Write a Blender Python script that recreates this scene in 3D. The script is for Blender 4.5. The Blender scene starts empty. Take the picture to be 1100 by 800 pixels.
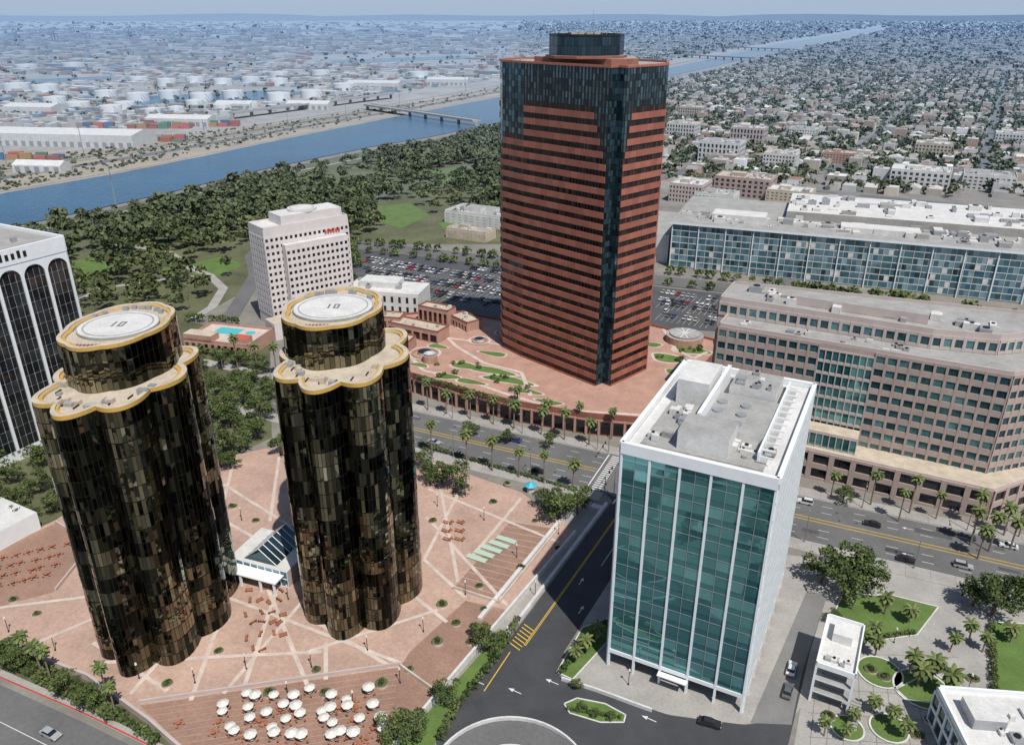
import bpy, math, random
import numpy as np
from mathutils import Vector
random.seed(7); rng=np.random.default_rng(7)
scene=bpy.context.scene
sin,cos,rad=math.sin,math.cos,math.radians
# ---------- survey model: metres, ground z=0, drone at (0,0,135) ----------
H=135.0; FP=850.0; PT=rad(24.2); S_,C_=sin(PT),cos(PT)
def G(u,v,z=0.0):
    x=(u-550)/FP; y=(400-v)/FP; t=(H-z)/(S_-C_*y)
    return (x*t,(C_+S_*y)*t)
def PX(x,y,z=0.0):
    d=y*C_+(H-z)*S_
    if d<1: return (-9999,9999)
    return (550+FP*x/d, 400-FP*(y*S_-(H-z)*C_)/d)
def inpoly(x,y,poly):
    c=False;n=len(poly);j=n-1
    for i in range(n):
        xi,yi=poly[i];xj,yj=poly[j]
        if (yi>y)!=(yj>y) and x<(xj-xi)*(y-yi)/(yj-yi)+xi: c=not c
        j=i
    return c
# ---------- materials ----------
MATS={}
def mat(name,c,rough=.8,metal=0,c2=None,nz=None,spec=.5,usecol=False,nz2=None,bump=None):
    m=bpy.data.materials.new(name); m.use_nodes=True; nt=m.node_tree; N=nt.nodes; L=nt.links
    b=N['Principled BSDF']; b.inputs['Roughness'].default_value=rough; b.inputs['Metallic'].default_value=metal
    b.inputs['Specular IOR Level'].default_value=spec
    geo=N.new('ShaderNodeNewGeometry')
    if usecol:
        a=N.new('ShaderNodeAttribute'); a.attribute_name='col'; out=a.outputs['Color']
    else:
        r=N.new('ShaderNodeRGB'); r.outputs[0].default_value=(*c,1); out=r.outputs[0]
    if c2:
        a=N.new('ShaderNodeAttribute'); a.attribute_name='tint'
        mx=N.new('ShaderNodeMix'); mx.data_type='RGBA'; L.new(a.outputs['Fac'],mx.inputs[0]); L.new(out,mx.inputs[6]); mx.inputs[7].default_value=(*c2,1); out=mx.outputs[2]
    for q in (nz,nz2):
        if not q: continue
        n=N.new('ShaderNodeTexNoise'); n.inputs['Scale'].default_value=q[0]; n.inputs['Detail'].default_value=4; n.inputs['Roughness'].default_value=.65
        L.new(geo.outputs['Position'],n.inputs['Vector'])
        ma=N.new('ShaderNodeMath'); ma.operation='MULTIPLY_ADD'; L.new(n.outputs['Fac'],ma.inputs[0]); ma.inputs[1].default_value=q[1]*3; ma.inputs[2].default_value=1-q[1]*1.5
        ma2=N.new('ShaderNodeMath'); ma2.operation='MAXIMUM'; L.new(ma.outputs[0],ma2.inputs[0]); ma2.inputs[1].default_value=.05
        vs=N.new('ShaderNodeVectorMath'); vs.operation='SCALE'; L.new(out,vs.inputs[0]); L.new(ma2.outputs[0],vs.inputs['Scale']); out=vs.outputs[0]
    if bump:
        n=N.new('ShaderNodeTexNoise'); n.inputs['Scale'].default_value=bump[0]; n.inputs['Detail'].default_value=3; L.new(geo.outputs['Position'],n.inputs['Vector'])
        bp=N.new('ShaderNodeBump'); bp.inputs['Strength'].default_value=bump[1]; bp.inputs['Distance'].default_value=bump[2]; L.new(n.outputs['Fac'],bp.inputs['Height']); L.new(bp.outputs[0],b.inputs['Normal'])
    # aerial haze painted into the base colour, growing with distance from the origin
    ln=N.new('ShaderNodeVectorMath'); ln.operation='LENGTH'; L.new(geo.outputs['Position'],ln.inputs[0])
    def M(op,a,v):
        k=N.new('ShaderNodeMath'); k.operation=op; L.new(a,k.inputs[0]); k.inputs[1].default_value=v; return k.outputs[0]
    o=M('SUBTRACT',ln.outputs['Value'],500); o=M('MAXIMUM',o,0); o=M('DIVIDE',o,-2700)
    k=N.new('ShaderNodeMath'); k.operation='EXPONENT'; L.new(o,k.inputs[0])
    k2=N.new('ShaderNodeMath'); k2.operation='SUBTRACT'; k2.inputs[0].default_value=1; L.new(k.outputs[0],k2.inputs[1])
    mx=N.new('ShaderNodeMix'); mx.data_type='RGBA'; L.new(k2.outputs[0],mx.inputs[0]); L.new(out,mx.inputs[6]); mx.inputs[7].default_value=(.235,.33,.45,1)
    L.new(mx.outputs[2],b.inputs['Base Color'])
    MATS[name]=m; return m
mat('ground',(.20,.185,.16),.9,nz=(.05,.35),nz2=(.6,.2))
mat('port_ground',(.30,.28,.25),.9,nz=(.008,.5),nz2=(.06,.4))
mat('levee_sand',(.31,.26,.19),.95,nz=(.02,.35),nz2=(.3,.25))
mat('park_soil',(.10,.105,.05),.95,nz=(.03,.6),nz2=(.4,.3))
mat('lawn',(.095,.155,.035),.95,nz=(.15,.35),nz2=(2,.25))
mat('asphalt',(.075,.075,.078),.85,nz=(.08,.25),nz2=(1.5,.15))
mat('asphalt_new',(.05,.051,.055),.8,nz=(.1,.4),nz2=(2,.2))
mat('asphalt_old',(.125,.123,.122),.9,nz=(.06,.3),nz2=(1,.2))
mat('concrete',(.32,.303,.28),.9,nz=(.12,.28),nz2=(1.5,.2))
mat('concrete_dark',(.18,.175,.17),.9,nz=(.12,.25),nz2=(1.5,.12))
mat('paint_white',(.6,.6,.58),.7,nz=(1.5,.3))
mat('paint_yellow',(.6,.4,.04),.7,nz=(1.5,.25))
mat('paint_red',(.45,.05,.04),.7)
mat('plaza_brick',(.42,.285,.225),.9,nz=(.06,.28),nz2=(1.2,.25))
mat('plaza_pale',(.52,.435,.375),.9,nz=(.3,.3))
mat('plaza_brown',(.28,.17,.125),.9,nz=(.1,.25),nz2=(1.5,.25))
mat('granite_red',(.36,.125,.082),.5,nz=(.25,.18),nz2=(3,.15),c2=(.27,.09,.062))
mat('podium_wall',(.25,.095,.068),.7,nz=(.2,.3),nz2=(2,.2))
mat('podium_pink',(.40,.235,.18),.85,nz=(.15,.25),nz2=(1.5,.2))
mat('glass_red',(.018,.012,.014),.05,.4,c2=(.085,.045,.045),spec=.6)
mat('glass_blue',(.018,.035,.045),.03,.7,c2=(.12,.21,.25),spec=.8)
mat('glass_teal',(.03,.15,.16),.035,.65,c2=(.20,.46,.48),spec=.8)
mat('glass_pale',(.06,.17,.23),.08,.5,c2=(.32,.48,.56),spec=.8)
mat('glass_office',(.02,.07,.085),.06,.4,c2=(.12,.27,.29),spec=.8)
mat('glass_dark',(.012,.013,.016),.05,.3,c2=(.04,.045,.05),spec=.6)
mat('glass_gold',(.012,.015,.012),.02,.97,c2=(.40,.375,.26))
mat('mullion_dark',(.025,.02,.015),.4,.3)
mat('gold_trim',(.50,.31,.07),.6,nz=(1,.15))
mat('roof_tan',(.47,.40,.31),.9,nz=(.3,.3),nz2=(2,.2))
mat('roof_white',(.57,.56,.54),.85,nz=(.2,.2),nz2=(1.5,.18))
mat('roof_grey',(.31,.305,.29),.9,nz=(.2,.3),nz2=(1.5,.2))
mat('white_frame',(.74,.76,.77),.55,nz=(.5,.08))
mat('metal_grey',(.35,.36,.37),.45,.3,nz=(1,.15))
mat('pink_concrete',(.385,.295,.26),.85,nz=(.15,.18),nz2=(1.5,.12))
mat('pink_light',(.46,.385,.355),.85,nz=(.2,.15))
mat('hotel_wall',(.60,.55,.54),.85,nz=(.2,.12))
mat('water',(.012,.075,.155),.22,0,nz=(.01,.3),spec=.25,bump=(.25,.4,1.0))
mat('pool_water',(.08,.45,.5),.1)
mat('bark',(.12,.085,.06),.95,nz=(3,.3))
mat('palm_bark',(.20,.16,.12),.95,nz=(3,.3))
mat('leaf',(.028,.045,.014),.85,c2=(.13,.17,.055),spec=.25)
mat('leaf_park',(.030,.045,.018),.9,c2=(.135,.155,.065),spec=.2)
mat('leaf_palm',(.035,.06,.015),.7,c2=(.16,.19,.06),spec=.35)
mat('palm_skirt',(.22,.16,.08),.9)
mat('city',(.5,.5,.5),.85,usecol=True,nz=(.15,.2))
mat('tyre',(.02,.02,.02),.8)
mat('car_glass',(.02,.025,.03),.08,.2)
mat('lamp_metal',(.25,.25,.25),.5,.5)
mat('wood_red',(.34,.12,.06),.7,nz=(2,.2))
mat('canvas',(.62,.59,.54),.8)
mat('mat_green',(.40,.52,.42),.8)
mat('sign_cyan',(.05,.4,.5),.5)
mat('rooftop_red',(.5,.09,.06),.8)
for i,c in enumerate([(.7,.7,.7),(.4,.41,.42),(.03,.03,.035),(.12,.13,.14),(.05,.08,.2),(.35,.03,.03),(.45,.4,.33)]):
    mat('car_paint_%d'%i,c,.3,.2)
# ---------- mesh builder ----------
def mkobj(name,me,parent=None,loc=(0,0,0),rz=0,sc=1):
    o=bpy.data.objects.new(name,me); scene.collection.objects.link(o); o.location=loc; o.rotation_euler=(0,0,rz)
    o.scale=(sc,sc,sc) if not isinstance(sc,tuple) else sc
    if parent: o.parent=parent
    return o
def empty(name):
    o=bpy.data.objects.new(name,None); scene.collection.objects.link(o); return o
class MB:
    def __init__(s,o=(0,0),rot=0): s.V=[];s.F=[];s.M=[];s.T=[];s.frame(o,rot)
    def frame(s,o=(0,0),rot=0): s.o=o;s.c=cos(rot);s.s=sin(rot);return s
    def w(s,x,y): return (s.o[0]+x*s.c-y*s.s, s.o[1]+x*s.s+y*s.c)
    def add(s,vs,fs,m,t=0):
        n=len(s.V)
        for (x,y,z) in vs:
            a,b=s.w(x,y); s.V.append((a,b,z))
        for k,f in enumerate(fs):
            s.F.append(tuple(i+n for i in f)); s.M.append(m if isinstance(m,str) else m[k]); s.T.append(t)
    def quad(s,a,b,c,d,m,t=0): s.add([a,b,c,d],[(0,1,2,3)],m,t)
    def box(s,x0,x1,y0,y1,z0,z1,m,mt=None,t=0):
        mt=mt or m
        s.add([(x0,y0,z0),(x1,y0,z0),(x1,y1,z0),(x0,y1,z0),(x0,y0,z1),(x1,y0,z1),(x1,y1,z1),(x0,y1,z1)],
              [(0,1,5,4),(1,2,6,5),(2,3,7,6),(3,0,4,7),(4,5,6,7),(3,2,1,0)],[m,m,m,m,mt,m],t)
    def prism(s,poly,z0,z1,m,mt=None,t=0):
        n=len(poly); mt=mt or m
        vs=[(x,y,z0) for x,y in poly]+[(x,y,z1) for x,y in poly]
        s.add(vs,[(i,(i+1)%n,(i+1)%n+n,i+n) for i in range(n)]+[tuple(range(n,2*n))],[m]*n+[mt],t)
    def cyl(s,cx,cy,r,z0,z1,n,m,mt=None,r2=None,t=0):
        r2=r if r2 is None else r2; mt=mt or m
        vs=[(cx+r*cos(2*math.pi*i/n),cy+r*sin(2*math.pi*i/n),z0) for i in range(n)]+[(cx+r2*cos(2*math.pi*i/n),cy+r2*sin(2*math.pi*i/n),z1) for i in range(n)]
        s.add(vs,[(i,(i+1)%n,(i+1)%n+n,i+n) for i in range(n)]+[tuple(range(n,2*n))],[m]*n+[mt],t)
    def ring(s,cx,cy,r0,r1,z,n,m):
        vs=[]
        for r in (r0,r1):
            vs+=[(cx+r*cos(2*math.pi*i/n),cy+r*sin(2*math.pi*i/n),z) for i in range(n)]
        s.add(vs,[(i,i+n,(i+1)%n+n,(i+1)%n) for i in range(n)],m)
    def sheet(s,poly,z,m): s.add([(x,y,z) for x,y in poly],[tuple(range(len(poly)))],m)
    def strip(s,p,q,w,z,m):
        dx,dy=q[0]-p[0],q[1]-p[1];l=math.hypot(dx,dy) or 1;nx,ny=-dy/l*w/2,dx/l*w/2
        s.quad((p[0]-nx,p[1]-ny,z),(q[0]-nx,q[1]-ny,z),(q[0]+nx,q[1]+ny,z),(p[0]+nx,p[1]+ny,z),m)
    def bar(s,p,q,z0,z1,d0,d1,m,t=0,mt=None):
        dx,dy=q[0]-p[0],q[1]-p[1];l=math.hypot(dx,dy) or 1;nx,ny=dy/l,-dx/l
        s.prism([(p[0]+nx*d1,p[1]+ny*d1),(q[0]+nx*d1,q[1]+ny*d1),(q[0]+nx*d0,q[1]+ny*d0),(p[0]+nx*d0,p[1]+ny*d0)],z0,z1,m,mt,t)
        s.add([(p[0]+nx*d1,p[1]+ny*d1,z0),(p[0]+nx*d0,p[1]+ny*d0,z0),(q[0]+nx*d0,q[1]+ny*d0,z0),(q[0]+nx*d1,q[1]+ny*d1,z0)],[(0,1,2,3)],m,t)
    def polywall(s,pts,w,z0,z1,m):
        for a,b in zip(pts[:-1],pts[1:]): s.bar(a,b,z0,z1,-w/2,w/2,m)
    def mesh(s,name):
        me=bpy.data.meshes.new(name); me.from_pydata(s.V,[],s.F)
        keys=list(dict.fromkeys(s.M)); ix={k:i for i,k in enumerate(keys)}
        for k in keys: me.materials.append(MATS[k])
        me.polygons.foreach_set('material_index',[ix[k] for k in s.M])
        a=me.attributes.new('tint','FLOAT','FACE'); a.data.foreach_set('value',[float(t) for t in s.T])
        me.update(); return me
    def obj(s,name,parent=None): return mkobj(name,s.mesh(name),parent)
def lerp(p,q,f): return (p[0]+(q[0]-p[0])*f,p[1]+(q[1]-p[1])*f)
def panes(mb,p,q,z0,z1,nf,nb,m,jit=.0,gap=0,off=0,tf=None):
    dx,dy=q[0]-p[0],q[1]-p[1];l=math.hypot(dx,dy);nx,ny=dy/l,-dx/l;fh=(z1-z0)/nf
    for i in range(nf):
        for k in range(nb):
            a=lerp(p,q,(k+gap)/nb); b=lerp(p,q,(k+1-gap)/nb)
            za=z0+i*fh+gap*fh; zb=z0+(i+1)*fh-gap*fh
            j=[off+random.uniform(-jit,jit) for _ in range(3)]; j.append(j[0]-j[1]+j[2])
            t=tf(i,k) if tf else random.random()**2
            mb.quad((a[0]+nx*j[0],a[1]+ny*j[0],za),(b[0]+nx*j[1],b[1]+ny*j[1],za),(b[0]+nx*j[2],b[1]+ny*j[2],zb),(a[0]+nx*j[3],a[1]+ny*j[3],zb),m,t)
def facade(mb,p,q,z0,z1,nf,nb,glass,frame,hs=1.2,pw=.6,proud=.3,pproud=None,jit=.01,every=1,sframe=None):
    fh=(z1-z0)/nf; l=math.hypot(q[0]-p[0],q[1]-p[1])
    panes(mb,p,q,z0,z1,nf,nb,glass,jit,0,.02)
    if hs>0:
        for i in range(nf+1):
            zc=z0+i*fh
            mb.bar(p,q,max(zc-hs/2,z0),min(zc+hs/2,z1),.04,proud,sframe or frame,random.random())
    if pw>0:
        pp=pproud if pproud is not None else proud+.08
        for k in range(0,nb+1,every):
            c=k/nb; a=lerp(p,q,max(0,c-pw/2/l)); b=lerp(p,q,min(1,c+pw/2/l))
            mb.bar(a,b,z0,z1+.01,.04,pp,frame)
def parapet(mb,poly,z,h,w,m):
    n=len(poly)
    for i in range(n):
        mb.bar(poly[i],poly[(i+1)%n],z,z+h,-w,.0,m)
def clutter(mb,x0,x1,y0,y1,z,n,m='roof_white',smax=3.0,hmax=2.0):
    for _ in range(n):
        x=random.uniform(x0,x1);y=random.uniform(y0,y1);a=random.uniform(.8,smax)/2;b=random.uniform(.8,smax)/2;h=random.uniform(.5,hmax)
        mb.box(x-a,x+a,y-b,y+b,z+.05,z+h,random.choice([m,'metal_grey','roof_white','roof_grey']))
        if random.random()<.4: mb.cyl(x,y,min(a,b)*.6,z+h,z+h+.3,8,'mullion_dark')
ROT=rad(-28); E=(cos(ROT),sin(ROT)); N_=(-sin(ROT),cos(ROT))
def ad(p,e=0,n=0): return (p[0]+E[0]*e+N_[0]*n,p[1]+E[1]*e+N_[1]*n)
# ---------- numpy masses ----------
def np_mesh(name,V,nper,mats,midx=None,tint=None,col=None):
    nf=len(V)//nper; me=bpy.data.meshes.new(name)
    me.vertices.add(len(V)); me.vertices.foreach_set('co',V.astype(np.float32).ravel())
    me.loops.add(len(V)); me.loops.foreach_set('vertex_index',np.arange(len(V),dtype=np.int32))
    me.polygons.add(nf); me.polygons.foreach_set('loop_start',np.arange(0,nf*nper,nper,dtype=np.int32))
    for m in mats: me.materials.append(MATS[m])
    if tint is not None:
        a=me.attributes.new('tint','FLOAT','FACE'); a.data.foreach_set('value',tint.astype(np.float32))
    if col is not None:
        a=me.attributes.new('col','FLOAT_COLOR','FACE'); c4=np.ones((nf,4),np.float32); c4[:,:3]=col; a.data.foreach_set('color',c4.ravel())
    me.update(calc_edges=True); me.validate(); return me
def leaf_quads(cen,rad_,k,ls,zs=.8):
    n=len(cen); C=np.repeat(cen,k,0); R=np.repeat(rad_,k)
    d=rng.normal(size=(n*k,3)); d/=np.linalg.norm(d,axis=1)[:,None]; d[:,2]=np.where(d[:,2]<-.35,-d[:,2],d[:,2])
    ph=np.repeat(rng.uniform(0,6.28,(n,3)),k,0)
    lump=.82+.2*np.sin(3.1*d[:,0]*2+ph[:,0])*np.sin(2.7*d[:,1]*2+ph[:,1])+.1*np.sin(5*d[:,2]+ph[:,2])
    r=R*lump*rng.uniform(.62,1.05,n*k)
    P=C+d*r[:,None]*np.array([1,1,zs])
    nrm=d*.7+rng.normal(size=(n*k,3))*.6; nrm/=np.linalg.norm(nrm,axis=1)[:,None]
    a=np.cross(nrm,rng.normal(size=(n*k,3))); a/=np.linalg.norm(a,axis=1)[:,None]; b=np.cross(nrm,a)
    s=(R*ls*rng.uniform(.6,1.3,n*k))[:,None]
    V=np.stack([P-a*s-b*s*.6,P+a*s*.7-b*s,P+a*s+b*s*.7,P-a*s*.6+b*s],1).reshape(-1,3)
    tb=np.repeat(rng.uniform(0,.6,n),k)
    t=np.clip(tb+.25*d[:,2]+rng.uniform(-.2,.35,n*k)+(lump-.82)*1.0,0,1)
    return V,t
def tree_mass(name,cen,rad_,k,ls,m='leaf_park',zs=.8):
    V,t=leaf_quads(np.array(cen,float),np.array(rad_,float),k,ls,zs)
    mkobj(name,np_mesh(name,V,4,[m],tint=t))
def box_mass(name,A,wall,roof):
    A=np.array(A,float); n=len(A); c=np.cos(A[:,5]);s=np.sin(A[:,5])
    def P(fx,fy,z):
        lx=fx*A[:,2]/2; ly=fy*A[:,3]/2
        return np.stack([A[:,0]+lx*c-ly*s,A[:,1]+lx*s+ly*c,z],1)
    h=A[:,4];z0=np.zeros(n);g=h+A[:,6]
    a,b,cc,d=P(-1,-1,z0),P(1,-1,z0),P(1,1,z0),P(-1,1,z0)
    e,f,gg,hh=P(-1,-1,h),P(1,-1,h),P(1,1,h),P(-1,1,h)
    r0,r1=P(-.85,0,g),P(.85,0,g)
    Q=[(a,b,f,e),(b,cc,gg,f),(cc,d,hh,gg),(d,a,e,hh),(e,f,r1,r0),(gg,hh,r0,r1),(f,gg,r1,r1+[0,0,.001]),(hh,e,r0,r0+[0,0,.001])]
    V=np.concatenate([np.stack(q,1).reshape(-1,3) for q in Q])
    col=np.concatenate([wall]*4+[roof]*4)
    mkobj(name,np_mesh(name,V,4,['city'],col=col))
# ================= GROUND =================
g=MB(); R=60000
g.sheet([(-R,-R),(R,-R),(R,R),(-R,R)],0,'ground'); g.obj('ground')
def psheet(name,px,z,m,zz=0):
    mb=MB(); mb.sheet([G(u,v,zz) for u,v in px],z,m); return mb.obj(name)
psheet('port_ground',[(-900,60),(-400,24),(540,24),(730,30),(850,45),(716,70),(540,98),(440,118),(300,145),(160,172),(0,203),(-900,330)],.10,'port_ground')
psheet('river_levee',[(-900,300),(0,166),(150,150),(300,132),(440,112),(540,92),(716,66),(830,46),(945,28),(950,31),(860,48),(716,76),(540,104),(440,124),(300,152),(160,180),(0,212),(-900,400)],.25,'levee_sand')
RIV_UP=[(-900,395),(0,209),(160,181),(300,151),(440,123),(540,104),(640,88),(720,73),(830,49),(900,37),(945,29)]
RIV_LO=[(945,31),(900,42),(830,57),(716,83),(640,104),(540,131),(460,148),(400,158),(280,183),(200,203),(100,226),(0,247),(-900,460)]
psheet('river_water',RIV_UP+RIV_LO,.5,'water')
psheet('canal_water',[(130,105),(300,97),(330,100),(300,106),(240,110),(140,113)],.4,'water')
psheet('harbor_water',[(20,86),(120,82),(125,85),(30,90)],.4,'water')
psheet('harbor_water',[(330,66),(500,60),(510,63),(340,70)],.4,'water')
PARK=[(-300,330),(0,251),(100,229),(200,206),(280,186),(400,161),(460,151),(540,134),(640,107),(700,92),(720,120),(700,200),(560,262),(378,262),(285,300),(205,345),(100,350),(-300,420)]
psheet('park_ground',PARK,.12,'park_soil')
psheet('park_soil',[(-200,360),(100,350),(205,345),(290,370),(292,470),(225,500),(60,560),(-200,650)],.08,'park_soil')
for px in ([(405,222),(440,218),(462,232),(430,246),(408,238)],[(455,185),(500,178),(520,184),(480,196)],[(200,285),(240,275),(262,285),(215,305)],[(470,240),(500,236),(515,246),(485,254)],[(60,285),(110,275),(130,290),(80,303)]):
    psheet('lawn',px,.2,'lawn')
mb=MB()
def polystrip(mb,px,w,z,m):
    pts=[G(u,v) for u,v in px]
    n=len(pts); L=[];Rr=[]
    for i in range(n):
        a=pts[max(0,i-1)];b=pts[min(n-1,i+1)];dx,dy=b[0]-a[0],b[1]-a[1];l=math.hypot(dx,dy);nx,ny=-dy/l*w/2,dx/l*w/2
        L.append((pts[i][0]+nx,pts[i][1]+ny,z));Rr.append((pts[i][0]-nx,pts[i][1]-ny,z))
    for i in range(n-1): mb.quad(Rr[i],Rr[i+1],L[i+1],L[i],m)
polystrip(mb,[(205,345),(228,330),(240,310),(225,296),(205,288),(180,270),(120,262)],5,.22,'concrete')
polystrip(mb,[(245,345),(262,318),(275,295),(270,275),(290,255),(360,225),(430,205),(520,175)],8,.24,'asphalt_old')
polystrip(mb,[(290,255),(330,262),(380,256)],7,.26,'asphalt_old')
polystrip(mb,[(-40,262),(100,236),(280,192),(400,168),(540,142)],4,.25,'concrete')
polystrip(mb,[(70,330),(110,310),(180,300),(225,296)],4,.27,'concrete')
mb.obj('park_path')
mb=MB()
polystrip(mb,[(-100,215),(0,192),(150,168),(300,141),(440,117),(540,98),(700,74),(850,45)],14,.4,'asphalt_old')
polystrip(mb,[(-100,190),(0,172),(150,152),(300,130),(440,108),(540,90)],18,.4,'concrete')
polystrip(mb,[(-100,232),(0,206),(160,178),(300,149),(440,121),(540,102)],6,.45,'concrete')
polystrip(mb,[(-100,203),(0,183),(150,161),(300,136),(440,113),(540,94)],5,.42,'park_soil')
for k in range(4): polystrip(mb,[(-100,206-k*3),(0,186-k*2.4),(150,163.5-k*2),(300,138-k*1.4),(440,114.5-k)],1.6,.46,'concrete_dark')
mb.obj('levee_road')
def bridge(u0,v0,u1,v1,w,z):
    a=G(u0,v0);b=G(u1,v1); mb=MB(); mb.bar(a,b,z-1.5,z,-w/2,w/2,'concrete')
    mb.bar(a,b,z,z+1,w/2-.4,w/2,'concrete'); mb.bar(a,b,z,z+1,-w/2,-w/2+.4,'concrete')
    n=max(3,int(math.hypot(b[0]-a[0],b[1]-a[1])/35))
    for i in range(n+1):
        p=lerp(a,b,i/n); mb.box(p[0]-2,p[0]+2,p[1]-2,p[1]+2,0,z-1.5,'concrete')
    mb.obj('river_bridge')
bridge(395,118,512,136,14,8); bridge(735,62,815,66,14,9); bridge(760,52,860,56,14,9); bridge(250,128,420,106,14,9)
# ================= ROADS =================
BO=(53,211); BR=rad(-24.5)
mb=MB(BO,BR); mb.sheet([(-500,-12),(520,-12),(520,12),(-500,12)],.02,'asphalt_old'); mb.obj('boulevard_road')
mb=MB((1.1,140.1),ROT)
mb.sheet([(-4.2,-14),(9,-14),(9,72),(12,74.2),(-8,74.2),(-4.2,71)],.016,'asphalt_new'); mb.sheet([(-9,98.6),(4,98.6),(4,330),(-9,330)],.016,'asphalt_old')
mb.obj('side_road')
mb=MB(BO,BR); z=.04
for y in (-8.4,-4.8,4.8,8.4):
    x=-400
    while x<400:
        if not(-26<x<2): mb.quad((x,y-.08,z),(x+3,y-.08,z),(x+3,y+.08,z),(x,y+.08,z),'paint_white')
        x+=9
for y in (-.9,-.6,.6,.9):
    for (a,b) in ((-400,-28),(2,420)): mb.quad((a,y-.07,z),(b,y-.07,z),(b,y+.07,z),(a,y+.07,z),'paint_yellow')
for y in (-11.7,11.7):
    for (a,b) in ((-400,-28),(2,420)): mb.quad((a,y-.07,z),(b,y-.07,z),(b,y+.07,z),(a,y+.07,z),'paint_white')
for k in range(18):
    y=-11.4+k*1.28
    mb.quad((-26,y,z),(-23,y,z),(-23,y+.6,z),(-26,y+.6,z),'paint_white'); mb.quad((0,y,z),(3,y,z),(3,y+.6,z),(0,y+.6,z),'paint_white')
for x in (-27.5,4.5): mb.quad((x,-11.4,z),(x+.4,-11.4,z),(x+.4,11.4,z),(x,11.4,z),'paint_white')
for x in range(30,140,34):
    for y in (6.6,-6.6):
        mb.quad((x,y-.1,z),(x+2,y-.1,z),(x+2,y+.1,z),(x,y+.1,z),'paint_white'); mb.add([(x-1,y,z),(x,y-.5,z),(x,y+.5,z)],[(0,1,2)],'paint_white')
mb.frame((1.1,140.1),ROT)
for x in (-.18,.18): mb.quad((x-.09,4,z),(x+.09,4,z),(x+.09,68,z),(x-.09,68,z),'paint_yellow')
mb.quad((4.6,40,z),(4.8,40,z),(4.8,68,z),(4.6,68,z),'paint_white'); mb.quad((.4,68,z),(8.8,68,z),(8.8,68.5,z),(.4,68.5,z),'paint_white')
for k in range(10): mb.quad((-3.8+k*1.3,69.5,z),(-3.2+k*1.3,69.5,z),(-3.2+k*1.3,72.3,z),(-3.8+k*1.3,72.3,z),'paint_white')
for x,y in ((6.8,58),(2.6,58),(6.8,20),(2.5,30)):
    mb.quad((x-.1,y,z),(x+.1,y,z),(x+.1,y+2,z),(x-.1,y+2,z),'paint_white'); mb.add([(x-.5,y+2,z),(x+.5,y+2,z),(x,y+3.2,z)],[(0,1,2)],'paint_white')
for k in range(7):
    mb.quad((-3.4,3+k*1.2,z),(-.3,2+k*1.2,z),(-.3,2.3+k*1.2,z),(-3.4,3.3+k*1.2,z),'paint_yellow')
mb.obj('road_marking')
mb=MB(BO,BR)
for a,b in ((-500,-21.5),(1,520)): mb.box(a,b,-17,-12,0,.15,'concrete')
for a,b in ((-500,-17),(2,520)): mb.box(a,b,12,17,0,.151,'concrete')
for x in range(-200,200,6):
    for y in (-14.5,14.5):
        if not(-24<x<4): mb.box(x-.05,x+.05,y-2.4,y+2.4,.152,.158,'concrete_dark')
mb.obj('sidewalk')
mb=MB(BO,BR)
for k in range(46):
    x=random.uniform(-150,190); y=random.choice([-10,-6.6,-3,3,6.6,10])+random.uniform(-.5,.5)
    if random.random()<.5: mb.cyl(x,y,.45,.021,.036,10,'asphalt_new')
    else:
        l=random.uniform(2,11); w_=random.uniform(.5,1.4); mb.sheet([(x,y-w_),(x+l,y-w_),(x+l,y+w_),(x,y+w_)],.028+k*.0001,random.choice(['asphalt_new','asphalt']))
mb.obj('road_patch')
mb=MB(); st=[(340,252),(380,258),(720,298),(1100,338),(1250,352),(1250,366),(1100,350),(720,308),(380,268),(340,262)]
mb.sheet([G(*p) for p in st],.3,'asphalt_old')
mb.obj('cross_street')
psheet('parking_lot',[(376,268),(545,287),(720,310),(780,316),(772,356),(700,352),(545,342),(470,333),(380,305)],.2,'asphalt')
# ================= TOWER PLAZA =================
PZ=.5
plz=[(-60,615),(60,560),(120,520),(230,494),(300,480),(455,494),(560,530),(618,573),(548,655),(455,765),(415,810),(400,840),(230,840),(160,775),(95,728),(-60,668)]
mb=MB(); mb.prism([G(*p) for p in plz],0,PZ,'concrete','plaza_brick')
zz=PZ+.01
mb.sheet([G(*p,PZ) for p in [(487,632),(548,560),(600,568),(536,648)]],zz,'plaza_brown')
mb.sheet([G(*p,PZ) for p in [(440,700),(500,645),(546,655),(470,745),(430,716)]],zz,'plaza_brown')
mb.sheet([G(*p,PZ) for p in [(-60,612),(60,562),(100,585),(60,635),(-40,662)]],zz,'plaza_brown')
mb.sheet([G(*p,PZ) for p in [(150,757),(300,735),(430,716),(470,745),(415,808),(400,838),(235,838)]],zz,'plaza_brown')
zz=PZ+.02
seg=[((232,640),(140,745)),((240,655),(205,752)),((285,625),(330,735)),((300,625),(262,738)),((335,665),(420,716)),((460,525),(600,582)),((458,555),(545,650)),((455,600),(500,642)),((445,640),(480,668)),((100,640),(-20,655)),((110,660),(40,690)),((240,520),(312,565)),((235,556),(300,592)),((470,508),(492,625)),((330,700),(470,655)),((100,712),(345,700)),((560,535),(505,600)),((250,500),(235,560)),((300,490),(290,560)),((100,690),(180,742)),((232,600),(275,600)),((350,690),(350,730)),((500,515),(456,600)),((240,640),(430,712)),((330,640),(240,745))]
for a,b in seg: mb.strip(G(*a,PZ),G(*b,PZ),1.0,zz,'plaza_pale'); zz+=.004
for i in range(5):
    p=G(512+i*8,600-i*5,PZ); mb.frame(p,ROT); mb.box(-3,3,-.9,.9,PZ+.2,PZ+.32,'mat_green')
mb.frame()
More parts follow.
